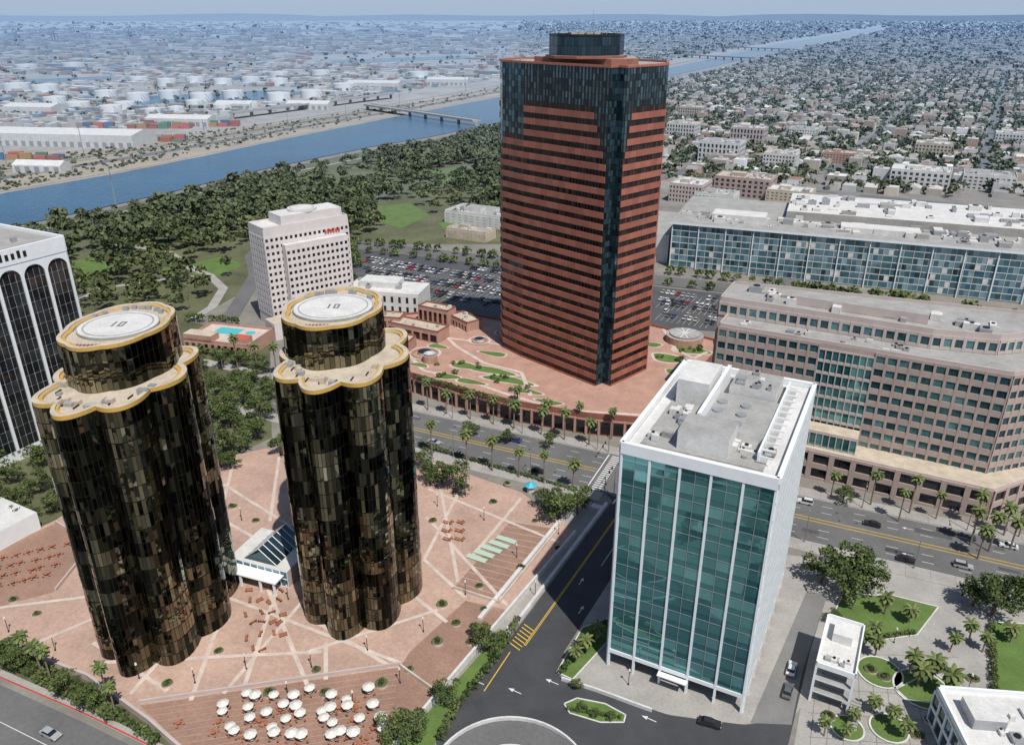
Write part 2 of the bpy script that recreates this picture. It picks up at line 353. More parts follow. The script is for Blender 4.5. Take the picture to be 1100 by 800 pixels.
for k in range(14):
    f=k/13; a=lerp(G(487,632,PZ),G(548,560,PZ),f);b=lerp(G(536,648,PZ),G(600,568,PZ),f); mb.strip(a,b,.12,PZ+.015,'plaza_pale')
    a=lerp(G(150,757,PZ),G(235,838,PZ),f);b=lerp(G(430,716,PZ),G(415,808,PZ),f); mb.strip(a,b,.1,PZ+.017,'plaza_brick')
mb.obj('plaza_pavement')
mb=MB(); P=lambda *L:[G(u,v,PZ) for u,v in L]
mb.polywall(P((618,573),(548,655),(455,765),(415,810),(400,838)),.6,0,PZ+1.3,'roof_white')
mb.polywall(P((487,632),(536,648),(600,568)),.4,PZ,PZ+.9,'plaza_pale')
mb.polywall(P((430,716),(470,745)),.4,PZ,PZ+.9,'plaza_pale')
mb.polywall(P((95,728),(160,775),(232,838)),.6,0,PZ+1.2,'pink_light')
mb.polywall(P((150,755),(300,733),(430,714)),.4,PZ,PZ+.9,'pink_light')
mb.polywall(P((60,562),(100,585),(60,635)),.4,PZ,PZ+1.0,'pink_light')
mb.polywall(P((-60,668),(95,728)),.6,0,PZ+1.2,'pink_light')
mb.obj('parapet_wall')
mb=MB((1.1,140.1),ROT)
mb.sheet([(-13,6),(-5.4,6),(-5.4,66),(-13,66)],.06,'concrete'); mb.box(-5.4,-4.6,4,68,0,1.0,'roof_white'); mb.box(-14,-13,6,66,0,1.2,'roof_white')
mb.box(-13,-5.4,64,66,0,.8,'roof_white')
mb.obj('garage_ramp')
psheet('frontage_road',[(-200,660),(0,735),(95,778),(170,815),(190,850),(-60,980),(-700,1100)],.03,'asphalt_old')
mb=MB(); mb.polywall([G(*p) for p in [(-200,652),(0,727),(95,768),(172,806),(200,850)]],.3,0,.16,'paint_red')
mb.sheet([G(*p) for p in [(-200,640),(0,718),(95,760),(176,800),(200,845),(193,848),(168,806),(92,768),(0,728),(-200,655)]],.07,'concrete')
mb.polywall([G(*p) for p in [(-100,735),(0,775),(60,805),(100,850)]],.15,.0,.05,'paint_white'); mb.obj('kerb')
psheet('planting_bed',[(-200,630),(-60,670),(0,690),(95,730),(160,776),(232,840),(200,845),(176,800),(95,760),(0,718)],.05,'park_soil')
psheet('planting_bed',[(552,662),(540,700),(490,755),(468,795),(455,840),(405,840),(420,808),(460,765)],.05,'lawn')
psheet('forecourt_road',[(541,702),(607,702),(597,724),(660,748),(720,768),(800,778),(850,772),(868,640),(888,640),(870,700),(835,850),(480,850),(468,795),(490,755)],.024,'asphalt_new')
psheet('paved_court',[(600,722),(670,580),(860,597),(1130,640),(1200,850),(845,850),(860,760),(850,772),(790,778),(700,764)],.012,'concrete')
psheet('driveway',[(806,776),(866,636),(890,636),(862,720),(850,778)],.03,'concrete_dark')
mb=MB()
def kerbloop(px,m='concrete',h=.15,fill='lawn'):
    pts=[G(*p) for p in px]; mb.prism(pts,0,h,m,fill); mb.polywall(pts+[pts[0]],.3,h,h+.1,'roof_white')
kerbloop([(606,756),(620,750),(650,756),(672,768),(670,776),(645,776),(612,766)])
kerbloop([(598,722),(626,674),(654,664),(652,690),(615,730)])
kerbloop([(892,668),(905,638),(960,640),(1008,652),(985,682),(930,690)])
kerbloop([(1064,668),(1130,672),(1150,770),(1068,762)])
kerbloop([(962,740),(1000,722),(1024,736),(1008,756),(975,752)])
mb.obj('lawn_island')
mb=MB()
arc=lambda cx,cy,r,a0,a1,n:[(cx+r*cos(rad(a0+(a1-a0)*i/n)),cy+r*sin(rad(a0+(a1-a0)*i/n))) for i in range(n+1)]
c0=G(548,845)
mb.polywall(arc(c0[0],c0[1],16,10,200,28),.4,0,.9,'roof_white'); mb.polywall(arc(c0[0],c0[1],9,0,200,20),.4,0,.9,'roof_white')
mb.polywall([G(*p) for p in [(603,730),(640,742),(700,764)]],.4,0,.9,'roof_white')
mb.obj('ramp_wall')
mb=MB(); r=[(c0[0]+9.3*cos(a),c0[1]+9.3*sin(a)) for a in np.linspace(0,3.6,20)]+[(c0[0]+15.7*cos(a),c0[1]+15.7*sin(a)) for a in np.linspace(3.6,0,20)]
mb.sheet(r,.045,'asphalt_old'); mb.obj('ramp_road')
mb=MB()
for u,v in ((520,735),(600,735),(705,775),(560,745)):
    p=G(u,v); mb.frame(p,rad(60)); mb.quad((-.1,0,.05),(.1,0,.05),(.1,2,.05),(-.1,2,.05),'paint_white'); mb.add([(-.5,2,.05),(.5,2,.05),(0,3.3,.05)],[(0,1,2)],'paint_white')
mb.frame(); mb.polywall([G(*p) for p in [(548,700),(520,742)]],.25,.045,.06,'paint_yellow'); mb.obj('road_marking')
# ================= GOLD TOWERS =================
def arco(cx,cy,dr,zt,rotz,a_,b_,da,db):
    root=empty('gold_glass_office_tower')
    N=128
    def outl(a,b,lob,amp,n,ph=0,ox=0,oy=0):
        r=[]
        for i in range(n):
            th=2*math.pi*i/n; k=1+amp*(abs(cos(lob/2*th+ph))-.64)
            x=a*k*cos(th); y=b*k*sin(th); x2=ox+x*cos(rotz)-y*sin(rotz); y2=oy+x*sin(rotz)+y*cos(rotz); r.append((cx+x2,cy+y2))
        return r
    fr=MB(); gl=MB(); rf=MB()
    O=outl(a_,b_,8,.20,N)
    D=outl(da,db,8,.05,64,0,*dr)
    def skin(poly,z0,z1,nf):
        n=len(poly); fh=(z1-z0)/nf
        fr.prism(poly,z0,z1,'mullion_dark','roof_tan')
        ph=[random.uniform(0,6) for _ in range(6)]
        def tf(i,k):  # clustered pane tints and dark bands paint in patchy reflections
            b=.30+.30*sin(k*.19+ph[0])*sin(i*.55+ph[1])+.30*sin(k*.3+i*1.1+ph[2])*sin(i*.8+ph[4])
            if sin(k*.25+ph[3])>.6: b-=.25
            return min(1,max(0,b+random.uniform(-.3,.3)))
        tilt=[random.uniform(-.045,.045) for _ in range(nf)]
        for k in range(n):
            p,q=poly[k],poly[(k+1)%n]; dx,dy=q[0]-p[0],q[1]-p[1];l=math.hypot(dx,dy);nx,ny=dy/l,-dx/l
            for i in range(nf):
                a=lerp(p,q,.05);b=lerp(p,q,.95);za=z0+i*fh+.1;zb=z0+(i+1)*fh-.1
                jt=.05 if random.random()<.3 else .018
                j=[.13+random.uniform(-jt,jt) for _ in range(3)]; j[2]+=tilt[i]; j.append(j[0]-j[1]+j[2])
                gl.quad((a[0]+nx*j[0],a[1]+ny*j[0],za),(b[0]+nx*j[1],b[1]+ny*j[1],za),(b[0]+nx*j[2],b[1]+ny*j[2],zb),(a[0]+nx*j[3],a[1]+ny*j[3],zb),'glass_gold',tf(i,k))
    skin(O,0,zt,19); skin(D,zt+.01,zt+9.2,3)
    def rim(poly,z,w,h):
        n=len(poly); c=(sum(p[0] for p in poly)/n,sum(p[1] for p in poly)/n)
        inn=[lerp(p,c,w/math.hypot(p[0]-c[0],p[1]-c[1])) for p in poly]; inn2=[lerp(p,c,(w+.8)/math.hypot(p[0]-c[0],p[1]-c[1])) for p in poly]
        for i in range(n):
            j=(i+1)%n
            for A,B,za,zb,m in ((poly,inn,z+h,z+h,'roof_tan'),(inn,inn2,z+h*.6,z+h*.6,'gold_trim')):
                rf.quad((*A[i],za),(*A[j],za),(*B[j],zb),(*B[i],zb),m)
            rf.quad((*poly[i],z),(*poly[j],z),(*poly[j],z+h),(*poly[i],z+h),'gold_trim')
            rf.quad((*inn[i],z+h),(*inn[j],z+h),(*inn[j],z+h*.6),(*inn[i],z+h*.6),'roof_tan'); rf.quad((*inn2[i],z+h*.6),(*inn2[j],z+h*.6),(*inn2[j],z),(*inn2[i],z),'roof_tan')
    rim(O,zt,1.2,.9); rim(D,zt+9.2,.9,.8)
    zc=zt+9.25; dx,dy=cx+dr[0],cy+dr[1]
    rf.frame((dx,dy)); R0=da-2.2
    rf.cyl(0,0,R0+.3,zc,zc+.48,40,'roof_grey'); rf.cyl(0,0,R0,zc+.48,zc+.5,40,'roof_white'); rf.ring(0,0,R0-1.2,R0-.85,zc+.53,40,'roof_grey')
    for (x0,x1,y0,y1) in ((-1.9,-1.2,-2,2),(.2,.9,-2,2),(1.7,2.4,-2,2),(.9,1.7,1.4,2),(.9,1.7,-2,-1.4)): rf.box(x0*.6,x1*.6,y0*.7,y1*.7,zc+.54,zc+.56,'concrete_dark')
    for k in range(14):
        if k!=9:
            x=-5.4+k*.76; rf.box(x,x+.45,-db*.8,-db*.8+.8,zc+.1,zc+.14,'podium_wall')
    for k in range(10):
        a=random.uniform(.4,2.7); rf.box((R0+.5)*cos(a)-.5,(R0+.5)*cos(a)+.5,db*.8*sin(a)-.4,db*.8*sin(a)+.4,zc,zc+random.uniform(.5,1.3),'metal_grey')
    rf.frame((cx,cy),rotz)
    for _ in range(14):
        th=random.uniform(3.5,6.0); k=random.uniform(.68,.84); x=a_*k*cos(th);y=b_*k*sin(th)-.5
        s=random.uniform(.4,1.1); rf.box(x-s,x+s,y-.6,y+.6,zt+.02,zt+random.uniform(.5,1.4),random.choice(['roof_grey','roof_tan','metal_grey','roof_tan']))
    for k in range(9):
        th=3.5+k*.3; rf.box(a_*.78*cos(th)-.1,a_*.78*cos(th)+.1,b_*.78*sin(th)-.9,b_*.78*sin(th)+.9,zt+.02,zt+.35,'mullion_dark')
    rf.frame()
    gl.obj('glass_panes',root); fr.obj('curtain_wall_frame',root); rf.obj('roof_and_helipad',root)
arco(-83.4,153.8,(-1.2,5.6),65,rad(-8),13.1,19.2,10.2,14.0)
arco(-38.0,165.3,(-2.8,5.6),65,rad(-8),13.8,19.3,11.0,14.0)
mb=MB(G(292,612),rad(-20))
mb.box(-9,9,-5,9,PZ,PZ+5,'pink_light','roof_white'); facade(mb,(-9,-5),(9,-5),PZ,PZ+5,2,8,'glass_pale','white_frame',.3,.25,.15)
mb.add([(-5,-4,PZ+5),(5,-4,PZ+5),(5,8,PZ+5),(-5,8,PZ+5),(0,-4,PZ+9),(0,8,PZ+9)],[(0,1,4),(1,2,5,4),(2,3,5),(3,0,4,5)],'glass_blue',.4)
for k in range(7):
    y=-4+k*2; mb.add([(-5.05,y,PZ+5.1),(-5.05,y+.25,PZ+5.1),(0,y+.25,PZ+9.15),(0,y,PZ+9.15),(5.05,y,PZ+5.1),(5.05,y+.25,PZ+5.1)],[(0,1,2,3),(3,2,5,4)],'white_frame')
mb.box(-8,8,-9,-5.2,PZ+3.6,PZ+3.9,'white_frame')
for x in (-7.5,-3,3,7.2): mb.box(x-.25,x+.25,-8.8,-8.3,PZ,PZ+3.6,'white_frame')
mb.obj('entrance_pavilion')
# ================= RED GRANITE TOWER =================
root=empty('red_granite_skyscraper')
LD=(-.695,.719);RD=(.719,.695); F0=(34.3,268.5)
def o2(p,l,r): return (p[0]+LD[0]*l+RD[0]*r,p[1]+LD[1]*l+RD[1]*r)
nA=o2(F0,3.8,0);nI=o2(F0,3.8,3.8);nB=o2(F0,0,3.8)
Rt=o2(F0,0,26);R2=(56,303);Bk=(40,325);Bk2=(4,330);L2=(-4.5,318);Lt=(-3.5,309.5);L1=o2(F0,43,0)
ZT=120.0; Z0=6; nf=28; fh=(ZT-Z0)/nf
gl=MB();gr=MB();core=MB()
poly=[nA,nI,nB,Rt,R2,Bk,Bk2,L2,Lt,L1]
core.prism(poly,0,ZT,'mullion_dark','roof_grey')
edges=[(nA,nI,3,'n'),(nI,nB,3,'n'),(nB,Rt,15,'r'),(Rt,R2,8,'c'),(R2,Bk,12,'x'),(Bk,Bk2,18,'x'),(Bk2,L2,8,'x'),(L2,Lt,5,'c'),(Lt,L1,7,'c'),(L1,nA,26,'l')]
for p,q,nb,kind in edges:
    dx,dy=q[0]-p[0],q[1]-p[1];l=math.hypot(dx,dy);nx,ny=dy/l,-dx/l
    for i in range(nf):
        k=nf-1-i; za=Z0+i*fh; zb=za+fh
        if kind=='n': a0,a1=1,1
        elif kind=='r': a0=max(0,(7-k))*.8/ l; a1=1
        elif kind=='l': a0=0; a1=1-max(0,(7-k))*1.5/l
        elif kind=='c': a0,a1=(0,1) if (k>7 and p!=Lt) or (p==Lt and k>5) else (1,1)
        else: a0,a1=0,1
        if k<3: a0,a1=1,1
        for b in range(nb):
            pa=lerp(p,q,b/nb+.01);pb=lerp(p,q,(b+1)/nb-.01); mid=(b+.5)/nb
            m='glass_red' if a0<mid<a1 else 'glass_blue'
            for (fa,fb) in ((.015,.49),(.51,.985)):
                j=[.06+random.uniform(-.02,.02) for _ in range(3)]; j.append(j[0]-j[1]+j[2])
                gl.quad((pa[0]+nx*j[0],pa[1]+ny*j[0],za+fa*fh),(pb[0]+nx*j[1],pb[1]+ny*j[1],za+fa*fh),(pb[0]+nx*j[2],pb[1]+ny*j[2],za+fb*fh),(pa[0]+nx*j[3],pa[1]+ny*j[3],za+fb*fh),m,random.random()**1.5)
        if a1>a0:
            nseg=max(1,int((a1-a0)*l/3))
            for s2 in range(nseg):
                f0=a0+(a1-a0)*s2/nseg; f1=a0+(a1-a0)*(s2+1)/nseg
                gr.bar(lerp(p,q,f0),lerp(p,q,f1-.0015),za,za+2.1,.1,.38,'granite_red',random.random())
    gr.bar(p,q,ZT,ZT+.7,-.8,.22,'granite_red')
core.prism([o2(F0,12,10),o2(F0,9,21),(44,310),(10,316),(8,306)],ZT,ZT+2.0,'podium_wall','roof_grey')
cc=(26,298)
core.cyl(cc[0],cc[1],14.3,ZT+2,ZT+2.9,10,'podium_wall','roof_grey')
core.cyl(cc[0],cc[1],13.0,ZT+2.9,ZT+9.0,10,'mullion_dark','roof_grey')
dp=[(cc[0]+13.0*cos(2*math.pi*i/10),cc[1]+13.0*sin(2*math.pi*i/10)) for i in range(10)]
for i in range(10): panes(gl,dp[i],dp[(i+1)%10],ZT+3.1,ZT+8.9,2,6,'glass_blue',.02,.04,.06,lambda a,b:random.random()*.25)
for i in range(10): core.bar(dp[i],dp[(i+1)%10],ZT+9.0,ZT+9.6,-.4,.12,'mullion_dark')
for _ in range(10): core.cyl(cc[0]+random.uniform(-9,9),cc[1]+random.uniform(-9,9),.07,ZT+9,ZT+random.uniform(10.5,13),5,'metal_grey')
core.cyl(cc[0]+2,cc[1],.16,ZT+9,ZT+17,6,'metal_grey',None,.05)
for _ in range(6):
    x,y=cc[0]+random.uniform(-7,7),cc[1]+random.uniform(-7,7); core.box(x-1,x+1,y-1,y+1,ZT+9,ZT+10.2,'roof_grey')
core.cyl(3,304,.2,ZT,ZT+4,6,'metal_grey'); core.bar((3,304),(-2,302),ZT+4,ZT+4.4,-.2,.2,'metal_grey')
gl.obj('windows',root);gr.obj('granite_bands',root);core.obj('core_and_crown',root)
# podium
PH=7.5
root=empty('red_brick_podium'); mb=MB()
pd=[G(*p,PH) for p in [(428,398),(490,418),(560,434),(630,446),(700,452),(722,432),(770,378),(768,366),(700,350),(600,352),(545,345),(480,334),(418,340),(405,360)]]
mb.prism(pd,0,PH,'podium_wall','podium_pink'); n=len(pd)
for i in range(n):
    a,b=pd[i],pd[(i+1)%n]; mb.bar(a,b,PH,PH+1,-.5,0,'podium_wall')
    if i in (0,1,2,3,4):
        l=math.hypot(b[0]-a[0],b[1]-a[1]); k=int(l/4)
        for j in range(k):
            mb.bar(lerp(a,b,(j+.15)/k),lerp(a,b,(j+.85)/k),.6,5,.02,.08,'glass_dark')
            mb.bar(lerp(a,b,(j-.08)/k),lerp(a,b,(j+.08)/k),0,6.3,.03,.5,'podium_pink')
        mb.bar(a,b,5.6,6.2,.02,.3,'podium_pink')
z=PH+.02
def blob(c,rx,ry,m,z,rot=0,n=22,am=.15,ph=0):
    mb.sheet([(c[0]+rx*(1+am*sin(3*a+ph))*cos(a)*cos(rot)-ry*(1+am*sin(3*a+ph))*sin(a)*sin(rot),c[1]+rx*(1+am*sin(3*a+ph))*cos(a)*sin(rot)+ry*(1+am*sin(3*a+ph))*sin(a)*cos(rot)) for a in np.linspace(0,6.283,n,endpoint=False)],z,m)
BLB=((500,393,7,3.5),(528,398,11,3.4),(545,408,12,3.4),(565,420,7,2.4),(480,404,6,3),(720,385,9,5),(742,376,9,5),(728,400,6,3),(700,370,5,3),(470,372,5,2.5),(530,380,7,2.6),(505,410,7,2.5),(590,432,6,2),(450,392,5,2))
for (u,v,rx,ry) in BLB:
    c=G(u,v,PH); ph=random.uniform(0,6); blob(c,rx,ry,'plaza_pale',z,-.4,ph=ph); blob(c,rx*.84,ry*.78,'lawn',z+.05,-.4,ph=ph); z+=.003
for px in ([(430,372),(455,398),(500,408),(540,422),(600,440),(690,446)],[(470,352),(490,372),(520,390),(560,400),(570,425)],[(712,352),(725,375),(745,385),(760,378)],[(425,352),(470,362),(520,368),(550,372)]):
    pts=[G(u,v,PH) for u,v in px]
    for a,b in zip(pts[:-1],pts[1:]): mb.strip(a,b,1.6,z,'plaza_pale'); z+=.003
for (u,v,r) in ((456,380,7),(515,366,5),(500,352,4),(540,358,4)):
    c=G(u,v,PH); mb.ring(c[0],c[1],r-1,r,PH+.22,28,'plaza_pale'); mb.ring(c[0],c[1],r-2.4,r-1.6,PH+.20,28,'plaza_brown'); mb.cyl(c[0],c[1],r*.4,PH,PH+1.2,16,'plaza_pale','glass_dark')
for (u,v,r) in ((735,366,8),(462,388,3)):
    c=G(u,v,PH); mb.cyl(c[0],c[1],r,PH,PH+3,24,'podium_pink','roof_grey'); mb.cyl(c[0],c[1],r*.8,PH+3,PH+3.6,24,'plaza_brown','roof_grey')
    for i in range(12):
        a=i*.5236; mb.strip((c[0],c[1]),(c[0]+r*.78*cos(a),c[1]+r*.78*sin(a)),.5,PH+3.65+i*.003,'roof_white')
for (u,v,w,d,h,ro) in ((450,360,26,9,5,-.5),(500,350,14,8,4,-.9),(432,376,8,12,4.5,-.3),(470,345,16,7,7,-.5),(420,352,12,8,6,-.2)):
    c=G(u,v,PH); mb.frame(c,ro); mb.box(-w/2,w/2,-d/2,d/2,PH,PH+h,'podium_pink','roof_tan'); parapet(mb,[(-w/2,-d/2),(w/2,-d/2),(w/2,d/2),(-w/2,d/2)],PH+h,.7,.4,'podium_wall')
    facade(mb,(-w/2,-d/2),(w/2,-d/2),PH,PH+h-1,1,6,'glass_red','podium_pink',.8,1,.2); clutter(mb,-w/2+1,w/2-1,-d/2+1,d/2-1,PH+h,4,smax=1.6,hmax=1); mb.frame()
mb.obj('podium_structure',root)
# ================= WHITE GLASS TOWER =================
root=empty('white_framed_glass_office_building')
WR=rad(-27.0); W,D,ZT=30.4,46,56.8
fr=MB((21.8,137.8),WR);gl=MB((21.8,137.8),WR)
fr.prism([(.6,.6),(W-.6,.6),(W-.6,D-.6),(.6,D-.6)],4.5,ZT,'mullion_dark','roof_white')
fr.prism([(4,4),(W-4,4),(W-4,D-4),(4,D-4)],0,4.6,'glass_dark')
sides=[((0,0),(W,0),10),((W,0),(W,D),16),((W,D),(0,D),10),((0,D),(0,0),16)]
nf=13
for si,(p,q,nb) in enumerate(sides):
    z0,z1=5,ZT-.4; fh=(z1-z0)/nf
    dx,dy=q[0]-p[0],q[1]-p[1];l=math.hypot(dx,dy);nx,ny=dy/l,-dx/l
    dp_=-.02 if si in (0,2) else -.45
    for i in range(nf):
        rowt=random.uniform(-.15,.15)
        for b in range(nb):
            for (za,zb,tt) in ((0,.33,0.0),(.345,.985,1.0)):
                pa=lerp(p,q,b/nb+.002);pb=lerp(p,q,(b+1)/nb-.002)
                j=[dp_+random.uniform(-.022,.022) for _ in range(3)]; j.append(j[0]-j[1]+j[2])
                t=(.2+random.random()*.18) if tt==0 else min(1,.42+rowt+random.random()**2*.58)
                gl.quad((pa[0]+nx*j[0],pa[1]+ny*j[0],z0+(i+za)*fh),(pb[0]+nx*j[1],pb[1]+ny*j[1],z0+(i+za)*fh),(pb[0]+nx*j[2],pb[1]+ny*j[2],z0+(i+zb)*fh),(pa[0]+nx*j[3],pa[1]+ny*j[3],z0+(i+zb)*fh),'glass_teal',t)
        fr.bar(p,q,z0+i*fh-.035,z0+i*fh+.035,dp_+.03,dp_+.1,'metal_grey')
    if si in (0,2):
        for k in range(0,6):
            f=k/5; hw=.42 if k in (0,5) else .24
            a=lerp(p,q,max(0,f-hw/l));b=lerp(p,q,min(1,f+hw/l)); fr.bar(a,b,0,ZT+.01,-.45,.3,'white_frame')
        for k in range(nb):
            if k%2==0: f=(k+1)/nb; fr.bar(lerp(p,q,f-.0015),lerp(p,q,f+.0015),5,ZT,dp_+.03,dp_+.12,'metal_grey')
    else:
        for k in range(0,33):
            f=k/32; wd=.16 if k%4 else .42; a=lerp(p,q,max(0,f-wd/l));b=lerp(p,q,min(1,f+wd/l)); fr.bar(a,b,0 if k%4==0 else 4.6,ZT+.01,-.45,.32 if k%4 else .36,'white_frame')
        for i in range(nf): fr.bar(p,q,5+i*fh-.3,5+i*fh+.3,-.34,.08,'white_frame')
    fr.bar(lerp(p,q,.003),lerp(p,q,.997),4.0,5.0,-.6,.27,'white_frame')
    fr.bar(p,q,ZT-1.2,ZT+1.3,-.5,.42,'white_frame')
z=ZT+.02
fr.box(3,27,3,43,z,z+.3,'roof_grey'); fr.box(10,20,4,12,z+.3,z+4.5,'roof_white','roof_grey'); fr.box(4,11,24,36,z+.3,z+6,'roof_white','roof_white')
fr.box(12,25,13,30,z+.3,z+2.0,'roof_white','roof_grey'); fr.box(14,24,31,41,z+.3,z+3.6,'roof_white','roof_grey'); fr.box(11.5,12.3,12.5,40,z+.3,z+4.6,'white_frame')
fr.box(25.2,25.6,6,42,z+.3,z+2.4,'white_frame')
for k in range(6): fr.cyl(14+ (k%2)*5,16+k//2*4.5,1.1,z+2,z+2.5,12,'metal_grey','metal_grey')
for k in range(12): fr.box(25.7,28.3,5+k*3,5.2+k*3,z+1.8,z+2.2,'white_frame')
clutter(fr,4,9,5,22,z+.3,12,smax=2.2,hmax=1.6); clutter(fr,20,28,4,12,z+.3,10,smax=2,hmax=1.5); clutter(fr,15,23,32,40,z+3.6,8,smax=2,hmax=1.2)
fr.box(12,18.5,-2,-.6,3.7,3.95,'white_frame')
gl.obj('windows',root); fr.obj('white_fins_and_roof',root)
# ================= PINK OFFICE =================
root=empty('pink_stone_office_building'); mb=MB()
DP=30
C0=(141.8,203.6); L0=ad(C0,-83.8,0); C2=(C0[0]+17,C0[1]+5); C3=ad(C2,0,DP); L3=ad(L0,0,DP)
P1=[L0,C0,C2,C3,L3]; mb.prism(P1,0,42.5,'pink_concrete','roof_grey')
BP=[ad(L0,-3,11),ad(C0,-22,11),ad(C0,-4,15),ad(C2,-6,12),ad(C2,-6,DP+.5),ad(L0,-3,DP+.5)]
mb.prism(BP,0,48,'pink_light','roof_grey')
M1=ad(C0,-52,0);M2=ad(C0,-36,0)
for a,b,nb in ((L0,M1,10),(M2,C0,11),(C0,C2,6),(C2,C3,10),(L3,L0,10)):
    facade(mb,a,b,9,42.5,8,nb,'glass_office','pink_concrete',1.9,.75,.3,.36,sframe='pink_concrete')
facade(mb,M1,M2,9,41,8,8,'glass_teal','pink_light',.9,.3,.3)
parapet(mb,P1,42.5,1.1,.5,'pink_light')
B0,B1,B2,B3=BP[:4]
for a,b,nb in ((B0,B1,20),(B1,B2,6),(B2,B3,5)): facade(mb,a,b,42.6,47.2,1,nb,'glass_office','pink_light',2.0,.9,.3)
facade(mb,BP[5],B0,9,47,9,10,'glass_office','pink_concrete',2.0,1.0,.35)
parapet(mb,BP,48,1,.4,'pink_light')
A0,A1,A2=ad(L0,4,-9),ad(C0,2,-9),ad(C2,0,-7)
mb.prism([A0,A1,A2,C2,C0,ad(L0,4,0)],0,10.5,'pink_light','roof_tan')
facade(mb,A0,A1,0,10,2,13,'glass_dark','pink_concrete',1.8,1.6,.5,.6); facade(mb,A1,A2,0,10,2,3,'glass_dark','pink_concrete',1.8,1.6,.5,.6)
mb.frame(ad(C0,-36,0),ROT); mb.box(-16,0,-7,-.8,10.5,16,'pink_light','roof_tan'); facade(mb,(-16,-7),(0,-7),10.6,15.5,1,8,'glass_teal','pink_light',.7,.3,.2)
mb.frame(L0,ROT); clutter(mb,5,85,16,27,48,34,smax=5,hmax=2.2); mb.box(20,60,17,24,48.1,51,'pink_light','roof_grey'); clutter(mb,6,70,2,9,42.5,14,smax=2.5,hmax=1.2)
mb.obj('facade_and_roof',root)
# ================= COURTHOUSE =================
root=empty('glass_courthouse'); Lc=(93,452);Rc=(262,386); CR=math.atan2(Rc[1]-Lc[1],Rc[0]-Lc[0]); LW=math.hypot(Rc[0]-Lc[0],Rc[1]-Lc[1])
mb=MB(Lc,CR); ZT=27
mb.prism([(0,0),(LW,0),(LW,75),(0,75)],0,ZT,'concrete','roof_grey')
facade(mb,(0,0),(LW,0),1,ZT-1,7,74,'glass_pale','roof_white',.4,.22,.16,every=2)
facade(mb,(LW,0),(LW,75),1,ZT-1,7,26,'glass_blue','white_frame',.4,.25,.25)
facade(mb,(0,75),(0,0),1,ZT-1,7,26,'glass_office','white_frame',.6,.4,.25)
for k in range(13): mb.box(k*LW/12-.25,k*LW/12+.25,-.8,-.4,0,ZT-1.2,'white_frame')
for i in range(7):
    for k in range(74):
        if random.random()<.26: mb.box(k*LW/74+.1,(k+1)*LW/74-.1,-.15,-.08,1.4+i*3.57,1.4+i*3.57+2.8,random.choice(['roof_white','glass_blue','glass_office','glass_blue']),t=.5)
mb.box(-1.5,LW+2,-1.6,77,ZT-.9,ZT+.3,'white_frame','roof_grey')
mb.box(60,LW+70,30,85,0,ZT+5,'concrete','roof_white'); mb.box(LW+2.1,LW+90,18,90,0,ZT-3,'glass_blue','roof_grey')
clutter(mb,4,LW-4,6,28,ZT+.3,80,smax=7,hmax=3); clutter(mb,64,LW+60,33,82,ZT+5,80,smax=8,hmax=3); mb.box(20,50,12,26,ZT+.3,ZT+4,'roof_white'); mb.box(90,130,10,22,ZT+.3,ZT+3,'roof_white')
mb.box(-22,-3,8,70,0,17,'roof_white','roof_grey')
mb.obj('walls_and_roof',root)
# ================= ARCHED DARK TOWER =================
root=empty('arched_bank_tower'); A=(-149,257); As=ad(A,0,-56); mb=MB()
mb.prism([As,A,ad(A,-40,0),ad(As,-40,0)],0,68,'white_frame','roof_grey')
def arches(p,q,nb,zt,zb):
    l=math.hypot(q[0]-p[0],q[1]-p[1]); bw=l/nb; dx,dy=(q[0]-p[0])/l,(q[1]-p[1])/l; nx,ny=dy,-dx
    panes(mb,p,q,zb,zt-2,15,nb*4,'glass_dark',.015,.02,.1)
    pw=.9
    for k in range(nb+1):
        a=lerp(p,q,max(0,(k*bw-pw/2)/l));b=lerp(p,q,min(1,(k*bw+pw/2)/l)); mb.bar(a,b,zb,zt,.15,.75,'white_frame')
    rr=(bw-pw)/2
    for k in range(nb):
        for s in range(10):
            th0,th1=math.pi*s/10,math.pi*(s+1)/10
            x0=(k+.5)*bw-rr*cos(th0);x1=(k+.5)*bw-rr*cos(th1);z0_=zt-1.5-rr+rr*sin(th0);z1_=zt-1.5-rr+rr*sin(th1); d=.72
            mb.quad((p[0]+dx*x0+nx*d,p[1]+dy*x0+ny*d,z0_),(p[0]+dx*x1+nx*d,p[1]+dy*x1+ny*d,z1_),(p[0]+dx*x1+nx*d,p[1]+dy*x1+ny*d,zt),(p[0]+dx*x0+nx*d,p[1]+dy*x0+ny*d,zt),'white_frame')
            mb.quad((p[0]+dx*x0+nx*.1,p[1]+dy*x0+ny*.1,z0_),(p[0]+dx*x1+nx*.1,p[1]+dy*x1+ny*.1,z1_),(p[0]+dx*x1+nx*d,p[1]+dy*x1+ny*d,z1_),(p[0]+dx*x0+nx*d,p[1]+dy*x0+ny*d,z0_),'white_frame')
arches(As,A,7,64,4); arches(A,ad(A,-40,0),5,64,4); arches(ad(As,-40,0),As,5,64,4)
for p,q in ((As,A),(A,ad(A,-40,0)),(ad(As,-40,0),As)): mb.bar(p,q,64,69,.02,.9,'white_frame')
for k in range(8):
    a=lerp(As,A,.50+k*.035); b=lerp(As,A,.50+k*.035+.018); mb.bar(a,b,65.6,67.4 if k%3 else 67.9,.91,1.05,'mullion_dark')
mb.frame(As,ROT); mb.box(-30,-10,10,40,68,73,'white_frame','roof_grey'); clutter(mb,-36,-4,4,52,68,18)
mb.obj('arcade_walls',root)
